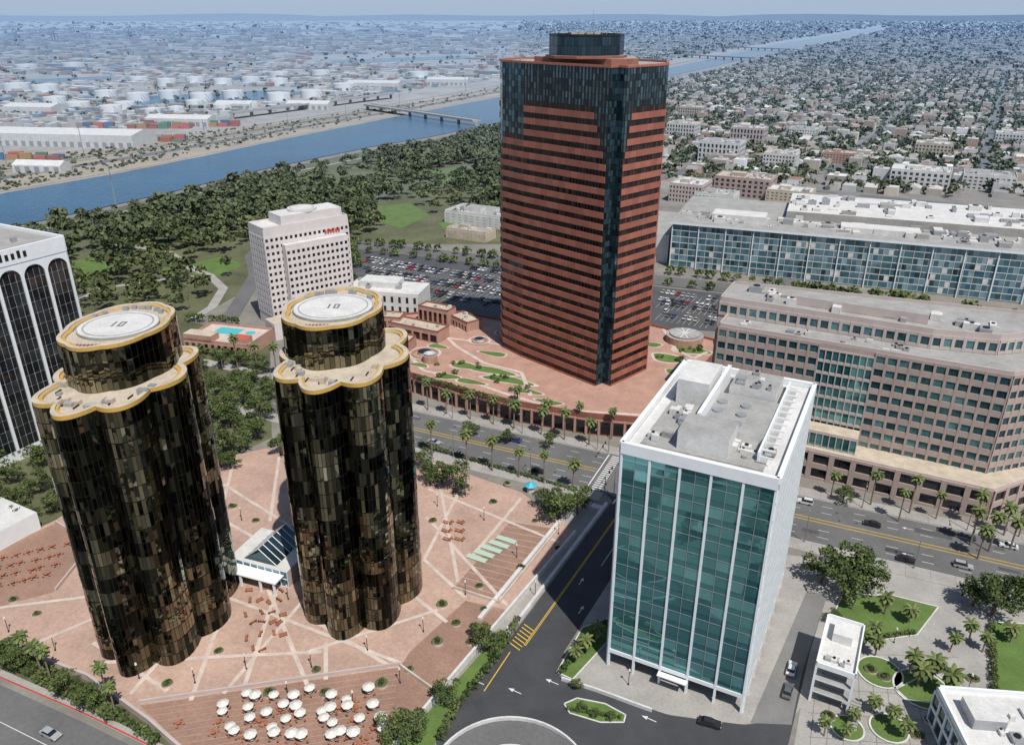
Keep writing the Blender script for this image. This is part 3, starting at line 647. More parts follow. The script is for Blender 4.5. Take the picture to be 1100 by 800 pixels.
# ================= HOTEL =================
root=empty('white_hotel'); HF=(-112,350); hr=rad(40); mb=MB(HF,hr); W,D,Z=43,16,47.5
mb.prism([(0,0),(W,0),(W,D),(0,D)],0,Z,'hotel_wall','roof_white')
facade(mb,(0,0),(W,0),6,44,12,18,'glass_dark','hotel_wall',1.7,1.1,.18,.22); facade(mb,(0,D),(0,0),6,44,12,6,'glass_dark','hotel_wall',1.9,1.5,.18,.22); facade(mb,(W,0),(W,D),6,44,12,6,'glass_dark','hotel_wall',1.9,1.5,.18,.22)
mb.box(8,W-3,-4,-.4,0,40,'hotel_wall','roof_white'); facade(mb,(8,-4),(W-3,-4),6,38,10,13,'glass_dark','hotel_wall',1.7,1.1,.18,.22)
mb.box(10,W-2,2,D-1,Z,Z+4.5,'hotel_wall','roof_white'); mb.cyl(24,8.5,6.8,Z+4.5,Z+5.6,28,'hotel_wall','roof_white'); mb.ring(24,8.5,5.2,5.6,Z+5.63,28,'roof_grey')
parapet(mb,[(0,0),(W,0),(W,D),(0,D)],Z,1,.4,'hotel_wall')
for k in range(6): mb.box(30+k*1.4,31+k*1.4,-.55,-.4,41.2,42.8,'paint_red')
mb.box(-6,W+6,-14,-4.2,0,8,'hotel_wall','roof_tan'); clutter(mb,-4,W+4,-13,-6,8,10)
mb.obj('walls_and_roof',root)
mb=MB(G(418,330),rad(-12)); mb.box(-20,19,-9,10,0,11,'roof_white'); facade(mb,(-20,-9),(19,-9),0,10,2,10,'glass_dark','roof_white',1.8,2.5,.2); mb.box(-14,6,-3,8,11,14,'roof_white'); clutter(mb,-18,17,-7,8,11,10); mb.obj('white_banquet_hall')
mb=MB(G(246,372),rad(-15)); mb.box(-16,16,-9,12,0,5,'podium_pink','plaza_pale'); facade(mb,(-16,-9),(16,-9),.5,4.6,1,10,'glass_red','podium_pink',1,1.4,.2)
mb.box(-9,3,2,9,5.02,5.1,'pool_water'); mb.cyl(8,6,2.2,5.02,5.12,16,'pool_water'); parapet(mb,[(-16,-9),(16,-9),(16,12),(-16,12)],5,1,.4,'podium_pink'); mb.box(-16,-2,-9,-3,5,8,'podium_pink','roof_tan'); mb.box(6,14,-7,-2,5,7.5,'podium_pink','rooftop_red'); mb.obj('pool_terrace')
# ================= small foreground buildings =================
mb=MB(G(868,752),rad(-28))
for z in (0,3.4,6.8): mb.box(0,8,0,17,z+2.9,z+3.3,'white_frame','roof_grey' if z<6 else 'roof_white')
for x in (0,7.5):
    for y in (0,5.5,11,16.5): mb.box(x+.002,x+.498,y+.002,y+.498,0,9.7,'white_frame')
mb.box(1.5,6.5,2,15,0,9.6,'concrete_dark'); parapet(mb,[(0,0),(8,0),(8,17),(0,17)],10.1,.9,.3,'white_frame'); mb.box(2,6,9,14,10.1,12.4,'roof_white'); clutter(mb,1.5,6.5,2,8,10.1,5,smax=1.6,hmax=1)
for k in range(10): mb.box(8.2,10.2,-4+k*.55,-3.45+k*.55,0,.3+k*.32,'concrete')
mb.obj('parking_stair_pavilion')
mb=MB(G(1036,800,9),rad(-6)); mb.box(0,40,-30,14,0,9,'roof_white','roof_white'); parapet(mb,[(0,-30),(40,-30),(40,14),(0,14)],9,1,.5,'white_frame'); facade(mb,(0,14),(0,-30),.5,8.5,2,14,'glass_blue','white_frame',.8,.6,.2); clutter(mb,3,30,-10,12,9,16,smax=2.5); mb.box(3,9,4,10,9,11.5,'metal_grey','roof_white'); mb.obj('white_low_building')
mb=MB(G(-5,575),rad(-28)); mb.box(-14,9,-8,8,0,6,'white_frame','roof_white'); facade(mb,(-14,-8),(9,-8),.5,5,1,9,'glass_dark','white_frame',1,.8,.2); clutter(mb,-12,7,-6,6,6,5); mb.obj('white_low_building')
def mid(u,v,w,d,h,wall,roof,name='apartment_building',rot=ROT,nf=4,nb=10,gl='glass_dark'):
    c=G(u,v); mb=MB(c,rot); mb.prism([(-w/2,0),(w/2,0),(w/2,d),(-w/2,d)],0,h,wall,roof); facade(mb,(-w/2,0),(w/2,0),0,h-.5,nf,nb,gl,wall,1.6,w/nb*.5,.25); facade(mb,(w/2,0),(w/2,d),0,h-.5,nf,max(3,int(d/5)),gl,wall,1.6,2,.25); facade(mb,(-w/2,d),(-w/2,0),0,h-.5,nf,max(3,int(d/5)),gl,wall,1.6,2,.25)
    parapet(mb,[(-w/2,0),(w/2,0),(w/2,d),(-w/2,d)],h,1,.4,wall); clutter(mb,-w/2+2,w/2-2,2,d-2,h,max(4,int(w*d/60)),smax=4); mb.box(-w/4,0,d*.3,d*.6,h,h+3,wall,roof); mb.obj(name)
mid(795,212,45,28,15,'pink_concrete','roof_tan'); mid(845,220,34,24,10,'roof_tan','roof_white'); mid(985,205,46,30,16,'roof_white','roof_white'); mid(765,222,30,22,9,'roof_white','roof_grey'); mid(735,218,26,30,14,'pink_light','roof_white')
mid(1060,205,40,30,12,'roof_white','roof_grey'); mid(905,238,38,20,12,'roof_tan','roof_white'); mid(510,243,50,26,8,'roof_white','roof_grey'); mid(500,258,30,14,6,'roof_tan','roof_grey'); mid(770,176,40,30,20,'roof_white','roof_grey'); mid(800,160,36,26,22,'pink_light','roof_white')
mid(730,150,34,26,18,'roof_white','roof_tan'); mid(835,182,30,24,14,'roof_white','roof_tan'); mid(1000,170,34,24,14,'roof_tan','roof_white'); mid(1085,158,34,24,14,'roof_white','roof_white')
mid(860,150,30,22,12,'roof_white','roof_grey'); mid(740,128,34,24,16,'roof_tan','roof_white'); mid(900,176,30,20,10,'podium_pink','roof_tan')
# ================= CITY MASS =================
wallc=np.array([(.55,.53,.5),(.62,.6,.57),(.45,.40,.33),(.5,.42,.36),(.38,.36,.34),(.60,.52,.42),(.42,.28,.22),(.66,.66,.66)])
roofc=np.array([(.5,.5,.48),(.3,.29,.28),(.62,.61,.6),(.35,.28,.23),(.26,.24,.23),(.42,.38,.32),(.56,.52,.46),(.30,.17,.12)])
CR2=rad(-30.3); e2=(cos(CR2),sin(CR2)); n2=(-sin(CR2),cos(CR2))
levee=[(-900,300),(0,166),(150,150),(300,132),(440,112),(540,92),(716,66),(830,46),(945,28),(955,33),(860,54),(716,90),(540,136),(0,255),(-900,470)]
A=[];T=[];TR=[];streets=MB()
def okcity(x,y):
    u,v=PX(x,y)
    if not(-100<u<1300 and 30<v<232): return None
    lim=108 if u<716 else 84-(u-716)*.23
    if u<700 or v<lim+6: return None
    if v>205+(u-716)*.02 : return None
    return (u,v)
for i in range(-80,160):
    for j in range(5,220):
        a=i*15.5;b=j*17.0
        x=e2[0]*a+n2[0]*b;y=e2[1]*a+n2[1]*b
        r=okcity(x,y)
        if r is None: continue
        bi,bj=i%8,j%7
        if math.hypot(x,y)>2600: continue
        if bi==0 or bj==0:
            if random.random()<.75:
                o=random.choice((-6,6)); T.append((x+(o if bi==0 else random.uniform(-6,6)),y+(o if bj==0 else random.uniform(-6,6)),random.uniform(3,6))); TR.append(random.uniform(2.5,4.5))
            continue
        rr=random.random()
        if rr<.72:
            big=random.random()<.22
            w=random.uniform(9,13.5);d=random.uniform(9,15);h=random.uniform(3.5,7) if not big else random.uniform(7,13)
            A.append((x+random.uniform(-1,1),y+random.uniform(-1,1),w,d,h,CR2+random.choice([0,math.pi/2]),random.choice([0,1.5,2.2]) if not big else 0))
            if big: A.append((x,y,w*.3,d*.3,h+2.2,CR2,0))
        for _ in range(3 if rr>.72 else (2 if rr>.5 else 1)):
            T.append((x+random.uniform(-9,9),y+random.uniform(-9,9),random.uniform(3,7))); TR.append(random.uniform(2.5,5.8))
wi=rng.integers(0,8,len(A));ri=rng.integers(0,8,len(A))
box_mass('house_block',A,wallc[wi]*rng.uniform(.8,1.1,(len(A),1)),roofc[ri]*rng.uniform(.8,1.15,(len(A),1)))
for i in range(-80,160,8):
    a=i*15.5
    for b0 in range(80,3700,120):
        x,y=e2[0]*a+n2[0]*b0,e2[1]*a+n2[1]*b0
        if okcity(x,y) : streets.strip((x,y),(x+n2[0]*120,y+n2[1]*120),9,.15,'asphalt_old')
for j in range(7,220,7):
    b=j*17.0
    for a0 in range(-1200,2400,120):
        x,y=e2[0]*a0+n2[0]*b,e2[1]*a0+n2[1]*b
        if okcity(x,y): streets.strip((x,y),(x+e2[0]*120,y+e2[1]*120),9,.18,'asphalt_old')
p0=G(893,228)
streets.strip(p0,(p0[0]+n2[0]*3500,p0[1]+n2[1]*3500),18,.22,'concrete_dark')
streets.obj('city_street')
A=[];T2=[];TR2=[]
for _ in range(9500):
    v=22+ (random.random()**1.3)*52; u=random.uniform(560,1200)
    lim=84-(u-716)*.23 if u>716 else 84
    x,y=G(u,v); dd=math.hypot(x,y)
    if inpoly(u,v,levee): continue
    if v>lim and dd<2600: continue
    if random.random()<.42:
        s=min(3.0,dd/2600); A.append((x,y,random.uniform(10,26)*s,random.uniform(10,26)*s,random.uniform(3,9)*min(s,2),CR2,0))
    T2.append((x+random.uniform(-30,30),y+random.uniform(-30,30),4)); TR2.append(random.uniform(5,9)*min(4,dd/2500))
PA=[]
for _ in range(5600):
    v=21+(random.random()**1.15)*119; u=random.uniform(-60,720)
    lim=165-u*.135
    if v>lim-8 : continue
    if inpoly(u,v,levee): continue
    if 128<u<335 and 94<v<114: continue
    if 15<u<125 and 81<v<91: continue
    if 330<u<510 and 59<v<70: continue
    x,y=G(u,v); dd=math.hypot(x,y); s=min(3.2,max(.5,dd/2200))
    w=random.uniform(8,38)*s;d=random.uniform(8,24)*s;h=random.uniform(3,10)*min(2,max(.8,s))
    if random.random()<.08: w*=2.5
    if v>100 and random.random()<.5: h=3;w=12;d=random.uniform(2.5,6)
    PA.append((x,y,w,d,h,rad(random.choice([-12,-12,78,-30])),0))
pc=np.array([(.62,.62,.6),(.5,.47,.42),(.68,.66,.62),(.3,.29,.28),(.42,.36,.28),(.22,.3,.38),(.38,.16,.1),(.55,.56,.58),(.66,.66,.66),(.35,.33,.3)])
k=rng.integers(0,10,len(PA)); box_mass('port_warehouses',PA,pc[k]*.8,pc[k])
k=rng.integers(0,8,len(A)); box_mass('distant_city_block',A,wallc[k]*.9,roofc[k])
tree_mass('distant_trees',[(a,b,c) for a,b,c in T2],TR2,9,.5,'leaf_park',.5)
tree_mass('neighborhood_trees',T,TR,22,.33,'leaf_park',.95)
T=[];TR=[]
for _ in range(1100):
    v=26+(random.random())*100; u=random.uniform(-60,700)
    if v>165-u*.135-6 or inpoly(u,v,levee): continue
    x,y=G(u,v); dd=math.hypot(x,y); T.append((x,y,4)); TR.append(random.uniform(4,8)*max(.8,dd/2500))
tree_mass('distant_trees',T,TR,10,.45,'leaf_park',.5)
T=[];TR=[]
for _ in range(900):
    f=random.random(); u=-40+f*600; v=(206+ (92-206)*(u+40)/600)+random.uniform(-22,8)*(1-.6*f)
    if inpoly(u,v,levee) and not inpoly(u,v,RIV_UP+RIV_LO): x,y=G(u,v); T.append((x,y,.9)); TR.append(random.uniform(.9,2.6))
tree_mass('scrub_bushes',T,TR,16,.4,'leaf_park',.6)
for (u,v,w,d,h) in ((60,158,190,50,14),(-60,150,120,60,14),(190,136,90,30,10),(40,186,50,16,7),(30,124,80,40,12),(330,118,70,24,9),(400,96,110,40,12),(480,92,90,40,12),(250,118,60,24,9)):
    c=G(u,v); mb=MB(c,rad(-8)); mb.box(-w/2,w/2,0,d,0,h,'roof_white','roof_white')
    mb.add([(-w/2,0,h+.01),(w/2,0,h+.01),(w/2,d,h+.01),(-w/2,d,h+.01),(-w/2,d/2,h+4),(w/2,d/2,h+4)],[(0,1,5,4),(2,3,4,5),(1,2,5),(3,0,4)],'roof_white')
    for k in range(int(w/10)): mb.box(-w/2+3+k*10,-w/2+8+k*10,-.2,-.01,0,6,'metal_grey')
    mb.obj('port_warehouse')
for (u,v,r,h) in [(115+i*34,106+(i%2)*3,19,14) for i in range(5)]+[(150+i*30,90+(i%2)*2,20,14) for i in range(6)]+[(20,98,24,15),(50,100,24,15),(85,118,18,12),(60,112,18,12),(240,120,14,11),(268,117,14,11),(300,108,20,13),(335,105,20,13),(190,122,12,10),(165,124,12,10),(210,116,14,12),(370,97,22,13),(300,84,24,14),(345,82,24,14),(30,76,30,16),(80,74,30,16),(450,84,24,14),(120,122,16,12),(135,118,16,12)]:
    c=G(u,v); mb=MB(c); mb.cyl(0,0,r,0,h,28,'white_frame','roof_white'); mb.cyl(0,0,r,h+.01,h+2,28,'roof_white','roof_white',r2=1)
    for k in range(8): mb.box(r*cos(k*.1)-.3,r*cos(k*.1)+.3,-r*sin(.5+k*.1)-.6,-r*sin(.5+k*.1),k*h/8,k*h/8+h/8,'metal_grey')
    mb.obj('storage_tank')
A=[]
cont=np.array([(.3,.08,.05),(.06,.12,.25),(.35,.2,.06),(.4,.4,.4),(.08,.2,.12),(.45,.1,.08)])
for (u0,v0,n,m_) in ((75,152,10,4),(-30,172,7,3),(160,136,9,3),(95,138,10,3)):
    c=G(u0,v0)
    for i in range(n):
        for j in range(m_):
            A.append((c[0]+i*14.5+random.uniform(-.3,.3),c[1]+j*5-i*.6,12.2,2.5,2.6*random.randint(1,3),rad(-2),0))
k=rng.integers(0,6,len(A)); box_mass('shipping_containers',A,cont[k],cont[k]*1.1)
def crane(u,v):
    c=G(u,v); mb=MB(c,rad(random.uniform(-30,30)))
    for x in (-12,12):
        for y in (-8,8): mb.box(x-1,x+1,y-1,y+1,0,45,'car_paint_4')
    mb.box(-14,14,-9.2,-6.8,43,46,'car_paint_4');mb.box(-14,14,6.8,9.2,43,46,'car_paint_4'); mb.box(-50,35,-2,2,46.1,49,'car_paint_4'); mb.box(-3,3,-1,1,49,66,'car_paint_4'); mb.obj('harbor_crane')
for u,v in ((20,48),(60,46),(95,45),(140,44),(225,42),(262,41),(300,40)): crane(u,v)
mb=MB()
for k in range(120):
    a=-2.6+k*.045; r=30000; hh=lambda q: 130+70*abs(sin(q*.35)+.6*sin(q*.95))
    x,y=r*sin(a),r*cos(a); x2,y2=r*sin(a+.045),r*cos(a+.045)
    mb.quad((x,y,-2),(x2,y2,-2),(x2,y2,hh(k+1)),(x,y,hh(k)),'park_soil')
mb.obj('hills')
A=[];T=[];TR=[]  # unseen blocks and trees outside the view, added for the tower glass to reflect
for i in range(-14,15):
    for j in range(-12,6):
        x=i*27+random.uniform(-3,3); y=j*27+random.uniform(-3,3); u,v=PX(x,y)
        if -150<u<1250 and v<930: continue
        if random.random()<.4: A.append((x,y,random.uniform(10,21),random.uniform(10,21),random.uniform(4,16),ROT,0))
        else:
            for _ in range(3): T.append((x+random.uniform(-11,11),y+random.uniform(-11,11),random.uniform(3,6))); TR.append(random.uniform(2.5,5))
k=rng.integers(0,8,len(A)); box_mass('unseen_waterfront_buildings',A,wallc[k],roofc[k]); tree_mass('unseen_waterfront_trees',T,TR,30,.3)
mb=MB(); mb.sheet([(-3000,-2500),(3000,-2500),(3000,-380),(-3000,-340)],.3,'water'); mb.obj('unseen_bay_water')  # unseen water behind the camera, added for reflections in the glass
# ================= PARK TREES =================
T=[];TR=[]
lawns=[[(400,218),(440,214),(466,232),(430,250),(404,240)],[(452,185),(500,176),(524,184),(480,198)],[(196,285),(240,272),(266,285),(215,308)],[(466,240),(500,234),(518,246),(485,257)],[(56,285),(110,272),(134,290),(80,303)]]
paths=[[(205,345),(228,330),(240,310),(225,296),(205,288),(180,270),(120,262)],[(245,345),(262,318),(275,295),(270,275),(290,255),(360,225),(430,205),(520,175)]]
pw=[[G(*p) for p in q] for q in paths]
def nearpath(x,y,t=6):
    for q in pw:
        for a,b in zip(q[:-1],q[1:]):
            dx,dy=b[0]-a[0],b[1]-a[1]; f=max(0,min(1,((x-a[0])*dx+(y-a[1])*dy)/(dx*dx+dy*dy)))
            if math.hypot(x-a[0]-f*dx,y-a[1]-f*dy)<t: return True
    return False
PK2=[(-200,330),(0,262),(100,240),(200,216),(280,196),(400,171),(460,161),(540,142),(640,115),(700,100),(715,125),(700,195),(545,235),(470,232),(378,256),(285,290),(205,335),(100,345),(-200,400)]
xs=[G(*p) for p in PK2]
x0=min(p[0] for p in xs);x1=max(p[0] for p in xs);y0=min(p[1] for p in xs);y1=max(p[1] for p in xs)
for _ in range(90000):
    if len(T)>=4300: break
    x=random.uniform(x0,x1);y=random.uniform(y0,y1);u,v=PX(x,y)
    if u<-60 or not inpoly(u,v,PK2): continue
    if any(inpoly(u,v,l) for l in lawns) or nearpath(x,y): continue
    dens=.5+.5*sin(x*.03)*sin(y*.023)+.3*sin(x*.011+y*.017)
    if random.random()>.22+dens*.8: continue
    r=random.uniform(2.6,5.6)*(1.4 if random.random()<.2 else 1); T.append((x,y,r*1.0+random.uniform(1,6))); TR.append(r)
tree_mass('park_trees',T,TR,52,.2)
# ================= INDIVIDUAL TREES =================
def trunk(mb,p,q,r0,r1,m,n=6):
    vs=[]
    for (c,r) in ((p,r0),(q,r1)):
        vs+=[(c[0]+r*cos(6.283*i/n),c[1]+r*sin(6.283*i/n),c[2]) for i in range(n)]
    mb.add(vs,[(i,(i+1)%n,(i+1)%n+n,i+n) for i in range(n)],m)
def broadleaf(seed,leafm='leaf'):
    random.seed(seed); mb=MB(); trunk(mb,(0,0,0),(.1,.1,3.2),.38,.28,'bark')
    cl=[]
    for k in range(15):
        a=k*2.4+random.random(); r=random.uniform(1.0,3.9) if k else 0; z=random.uniform(4.0,8.4)-r*.3
        cl.append((r*cos(a),r*sin(a),z))
        if k<8: trunk(mb,(.1,.1,2.6+random.random()*.6),(r*cos(a)*.8,r*sin(a)*.8,z-.3),.16,.06,'bark',5)
    V,t=leaf_quads(np.array(cl),np.array([random.uniform(1.3,2.1) for _ in cl]),120,.115,.85)
    for i in range(len(t)):
        b=len(mb.V); mb.V+= [tuple(V[4*i+j]) for j in range(4)]; mb.F.append((b,b+1,b+2,b+3)); mb.M.append(leafm); mb.T.append(t[i])
    return mb.mesh('broadleaf_tree')
BL=[broadleaf(s) for s in (1,2,3,4)]
def palm(seed,h,fr):
    random.seed(seed); mb=MB(); segs=5
    bx,by=random.uniform(-.5,.5),random.uniform(-.5,.5)
    for i in range(segs):
        f0,f1=i/segs,(i+1)/segs; trunk(mb,(bx*f0*f0,by*f0*f0,h*f0),(bx*f1*f1,by*f1*f1,h*f1),.30-.12*f0,.30-.12*f1,'palm_bark')
    for k in range(30):
        a=k*2.4;el=1.25-1.9*(k/30); r=fr*random.uniform(.85,1.1); px,py,pz=bx,by,h; t=random.random()
        ca,sa=cos(a),sin(a); prev=None
        for s in range(6):
            wv=.42*fr/2.4*sin(math.pi*(s+.7)/6.2)+.04; c=(px,py,pz)
            cur=((c[0]-sa*wv,c[1]+ca*wv,c[2]-wv*.35),c,(c[0]+sa*wv,c[1]-ca*wv,c[2]-wv*.35))
            if prev:
                m='leaf_palm' if k<26 else 'palm_skirt'
                mb.quad(prev[0],cur[0],cur[1],prev[1],m,t); mb.quad(prev[1],cur[1],cur[2],prev[2],m,min(1,t+.25))
            prev=cur; px+=ca*cos(el)*r/5;py+=sa*cos(el)*r/5;pz+=sin(el)*r/5; el-=.33
    return mb.mesh('palm_tree')
PM=[palm(11,11.5,2.7),palm(12,13,2.6),palm(13,9.5,2.8)]; PS=[palm(14,5,3.0),palm(15,6,2.8)]
random.seed(99)
def inst(me,name,p,z=0,rz=None,sc=1): return mkobj(name,me,None,(p[0],p[1],z),random.uniform(0,6.28) if rz is None else rz,sc)
for u,v,s in ((250,488,1.4),(222,478,1.2),(275,473,1.2),(238,446,1.2),(265,436,1.1),(250,460,1.3),(226,452,1.2),(280,450,1.1),(302,490,.8),(283,402,.9),(286,420,.8),(272,412,.9),(462,520,.9),(490,530,1.1),(455,505,.9),(475,520,.8),(602,560,1.2),(620,552,1.1),(585,548,.9),(905,640,1.5),(930,634,1.1),(882,626,1.1),(915,622,1.2),(1065,662,1.5),(1088,652,1.2),(1045,650,1.0),(526,700,.8),(478,755,.8),(425,800,.9),(445,795,.8),(515,690,.6),(18,722,.7),(75,748,.7),(100,762,.7),(90,752,.6),(10,708,.7),(20,548,1.0),(45,530,.9),(10,520,1),(62,550,.8),(30,560,.8),(0,545,1),(0,500,1.1),(70,528,.8),(1085,352,1.1),(1050,345,.9),(1098,360,.9),(1070,350,.9),(545,476,.7),(590,480,.7),(505,470,.7),(700,445,.7),(238,395,.8),(215,400,.9),(290,430,.8),(205,392,.8),(225,415,.9),(258,395,.8),(895,668,.5),(620,740,.3),(640,770,.25),(655,772,.25),(625,762,.25),(1098,520,1.1),(1080,530,.8),(905,540,.7),(240,425,1),(212,430,1),(212,460,1.1),(235,505,.9),(210,500,1),(222,435,1.2),(255,418,1),(248,505,.9),(225,525,.8),(45,500,1.1),(25,480,1.1)):
    inst(random.choice(BL),'broadleaf_tree',G(u,v),0,None,(s*random.uniform(.9,1.1),s*random.uniform(.9,1.1),s*random.uniform(.85,1.05)))
def Bw(x,y): return (BO[0]+x*cos(BR)-y*sin(BR),BO[1]+x*sin(BR)+y*cos(BR))
for x in range(-190,-28,9): inst(random.choice(PM),'palm_tree',Bw(x+random.uniform(-1.5,1.5),14.6),.15,None,random.uniform(.85,1.1))
for x in range(-110,-24,10): inst(random.choice(PM),'palm_tree',Bw(x+random.uniform(-2,2),-14.6),.15,None,random.uniform(.8,1.05))
for x in range(-66,6,12): inst(random.choice(PM),'palm_tree',Bw(x,22 if x<-20 else 19),.15,None,random.uniform(.8,1.0))
for x in range(34,150,10): inst(random.choice(PM),'palm_tree',Bw(x+random.uniform(-2,2),15.3),.15,None,random.uniform(.7,1.0))
for u,v,s in ((925,698,.9),(940,704,.8),(985,738,1),(1000,730,1),(1012,748,1.1),(975,725,.9),(935,690,.8),(955,778,.7),(970,792,.7),(935,765,.7),(915,778,.6),(905,795,.6),(885,790,.6),(630,702,.8),(640,688,.8),(618,712,.7),(1040,690,.8),(1055,700,.7),(1085,690,.8),(1020,700,.7),(950,660,.9),(975,668,.8),(915,655,.7)):
    inst(random.choice(PS),'palm_tree',G(u,v),.1,None,s)
for u,v,s in ((45,722,.8),(30,712,.8),(118,755,.8),(125,768,.7),(55,730,.75),(1050,600,1),(1062,592,1),(1085,590,1),(1042,585,1),(1078,575,1),(965,560,.8),(470,410,.6),(425,420,.6),(240,400,.7),(500,440,.6)):
    inst(random.choice(PM),'palm_tree',G(u,v),0,None,s)
def hedge(px,r,name='hedge',sp=None,z=0):
    C=[];Rr=[]
    pts=[G(u,v,z) for u,v in px]
    for a,b in zip(pts[:-1],pts[1:]):
        n=max(1,int(math.hypot(b[0]-a[0],b[1]-a[1])/(sp or r*1.3)))
        for i in range(n):
            p=lerp(a,b,(i+random.random()*.5)/n); C.append((p[0],p[1],z+r*.8)); Rr.append(r*random.uniform(.75,1.2))
    tree_mass(name,C,Rr,90,.16,'leaf',.85)
hedge([(380,262),(470,271),(545,280)],3.6,'street_trees',8); hedge([(392,272),(470,281),(545,290)],3.4,'street_trees',9)
hedge([(716,294),(850,310),(930,322)],3.2,'street_trees',7); hedge([(855,316),(925,322)],5,'street_trees'); hedge([(935,324),(1005,332)],5,'street_trees'); hedge([(1030,338),(1060,342)],5,'street_trees'); hedge([(712,306),(780,314)],3,'street_trees',9)
hedge([(700,440),(740,405),(768,380)],2.2,'hedge'); hedge([(0,700),(60,728),(120,765),(170,800)],1.5); hedge([(0,712),(60,740),(120,775)],1.3); hedge([(556,668),(530,712),(490,762),(470,800)],1.3)
hedge([(600,726),(640,680),(652,668)],1.0); hedge([(895,668),(930,688),(985,680)],.9); hedge([(1064,672),(1068,760)],1.0); hedge([(610,762),(668,772)],.6); hedge([(450,478),(530,502),(620,528)],1.0); hedge([(445,405),(560,438)],1.2,'hedge',None,PH)
hedge([(330,250),(378,262),(385,290)],3.5,'street_trees',8); hedge([(205,345),(235,348),(262,350)],3,'street_trees'); hedge([(215,380),(280,388)],2.5,'street_trees'); hedge([(380,300),(460,325)],2,'street_trees',8); hedge([(200,500),(130,530),(70,560)],3,'street_trees')
for u,v,n in ((500,393,5),(545,408,6),(720,385,6),(742,376,6),(480,404,4),(565,420,4)):
    c=G(u,v,PH); tree_mass('shrub',[(c[0]+random.uniform(-6,6),c[1]+random.uniform(-3,3),PH+.8) for _ in range(n)],[random.uniform(.7,1.6) for _ in range(n)],50,.2,'leaf')
mb=MB(); mb.cyl(0,0,1.4,0,.6,14,'plaza_pale','park_soil'); V,t=leaf_quads(np.array([(0,0,.9),(.5,.3,.8),(-.5,-.2,.8)]),np.array([.7,.6,.6]),50,.25)
for i in range(len(t)):
    b=len(mb.V); mb.V+=[tuple(V[4*i+j]) for j in range(4)]; mb.F.append((b,b+1,b+2,b+3)); mb.M.append('leaf'); mb.T.append(t[i])
pl=mb.mesh('planter')
for u,v in ((515,630),(560,610),(520,655),(470,690),(440,720),(505,690),(475,650),(410,735),(340,720),(290,745),(235,700),(180,735),(275,560),(500,500),(545,520),(465,560),(530,540),(575,560),(250,545),(40,660),(15,645),(490,670),(600,590),(350,745)): inst(pl,'planter',G(u,v,PZ),PZ,None,random.uniform(.7,1.05))
for u,v in ((935,720),(950,728),(905,735),(1030,760),(1000,775),(985,790),(960,765),(890,770),(1045,730)): inst(pl,'planter',G(u,v),.02)
mb=MB()
for i in range(3): mb.box(-1,1,-.3+i*.2,-.14+i*.2,.42,.48,'wood_red')
for i in range(2): mb.box(-1,1,.32,.37,.6+i*.18,.74+i*.18,'wood_red')
for x in (-.8,.7): mb.box(x,x+.1,-.3,.35,0,.42,'mullion_dark'); mb.box(x,x+.1,.37,.42,0,.92,'mullion_dark')
bench=mb.mesh('bench')
for k in range(22):
    u=268+ (k%4)*12+random.uniform(-4,4); v=636+(k//4)*12+random.uniform(-4,4); inst(bench,'park_bench',G(u,v,PZ),PZ,None,.95)
for k in range(12): inst(bench,'park_bench',G(478+(k%4)*7+random.uniform(-2,2),562+(k//4)*9,PZ),PZ,ROT+1.57*(k%2),.9)
mb=MB()
mb.cyl(0,0,.04,0,2.5,6,'metal_grey'); mb.cyl(0,0,.65,.7,.75,12,'canvas')
for i in range(8):
    a,b=i*.785,(i+1)*.785; mb.add([(1.4*cos(a),1.4*sin(a),2.15),(1.4*cos(b),1.4*sin(b),2.15),(0,0,2.9),(1.4*cos(a),1.4*sin(a),2.0),(1.4*cos(b),1.4*sin(b),2.0)],[(0,1,2),(3,4,1,0)],'canvas')
for i in range(4):
    a=i*1.57+.4; x,y=1.3*cos(a),1.3*sin(a); mb.box(x-.22,x+.22,y-.22,y+.22,.42,.47,'wood_red')
    x2,y2=1.5*cos(a),1.5*sin(a); mb.box(x2-.2,x2+.2,y2-.03,y2+.03,.47,.9,'wood_red')
    for q in (-.18,.16): mb.box(x+q,x+q+.03,y-.2,y+.2,0,.42,'mullion_dark')
umb=mb.mesh('patio_umbrella')
for k in range(36):
    r=k//9; c=k%9; u=240+c*19+random.uniform(-8,8)+r*5; v=756+r*13+random.uniform(-7,7)-c*.9
    inst(umb,'patio_umbrella',G(u,v,PZ),PZ,None,random.uniform(.8,1.05))
mb=MB(); mb.cyl(0,0,.55,.7,.76,12,'wood_red'); mb.cyl(0,0,.06,0,.7,6,'metal_grey')
for i in range(4):
    a=i*1.57; x,y=1.0*cos(a),1.0*sin(a); mb.box(x-.22,x+.22,y-.22,y+.22,.4,.47,'wood_red'); mb.box(x-.03,x+.03,y-.03,y+.03,0,.4,'mullion_dark')
tb=mb.mesh('cafe_table')
for k in range(26): inst(tb,'cafe_table',G(5+(k%6)*13+random.uniform(-3,3)-(k//6)*6,600+(k//6)*11-(k%6)*3,PZ),PZ,None,1.0)
for k in range(18): inst(tb,'cafe_table',G(190+random.uniform(0,230),752+random.uniform(0,50),PZ),PZ,None,1.0)
mb=MB(); mb.cyl(0,0,.14,0,9,8,'lamp_metal',None,.08); mb.cyl(0,0,.3,0,.5,8,'concrete')
mb.bar((0,0),(2.4,0),8.9,9.02,-.05,.05,'lamp_metal'); mb.box(2.0,2.9,-.16,.16,8.8,8.95,'metal_grey'); sl=mb.mesh('street_lamp')
for x in range(-200,260,28):
    inst(sl,'street_lamp',Bw(x,12.6),.15,BR-1.57); inst(sl,'street_lamp',Bw(x+14,-12.6),.15,BR+1.57)
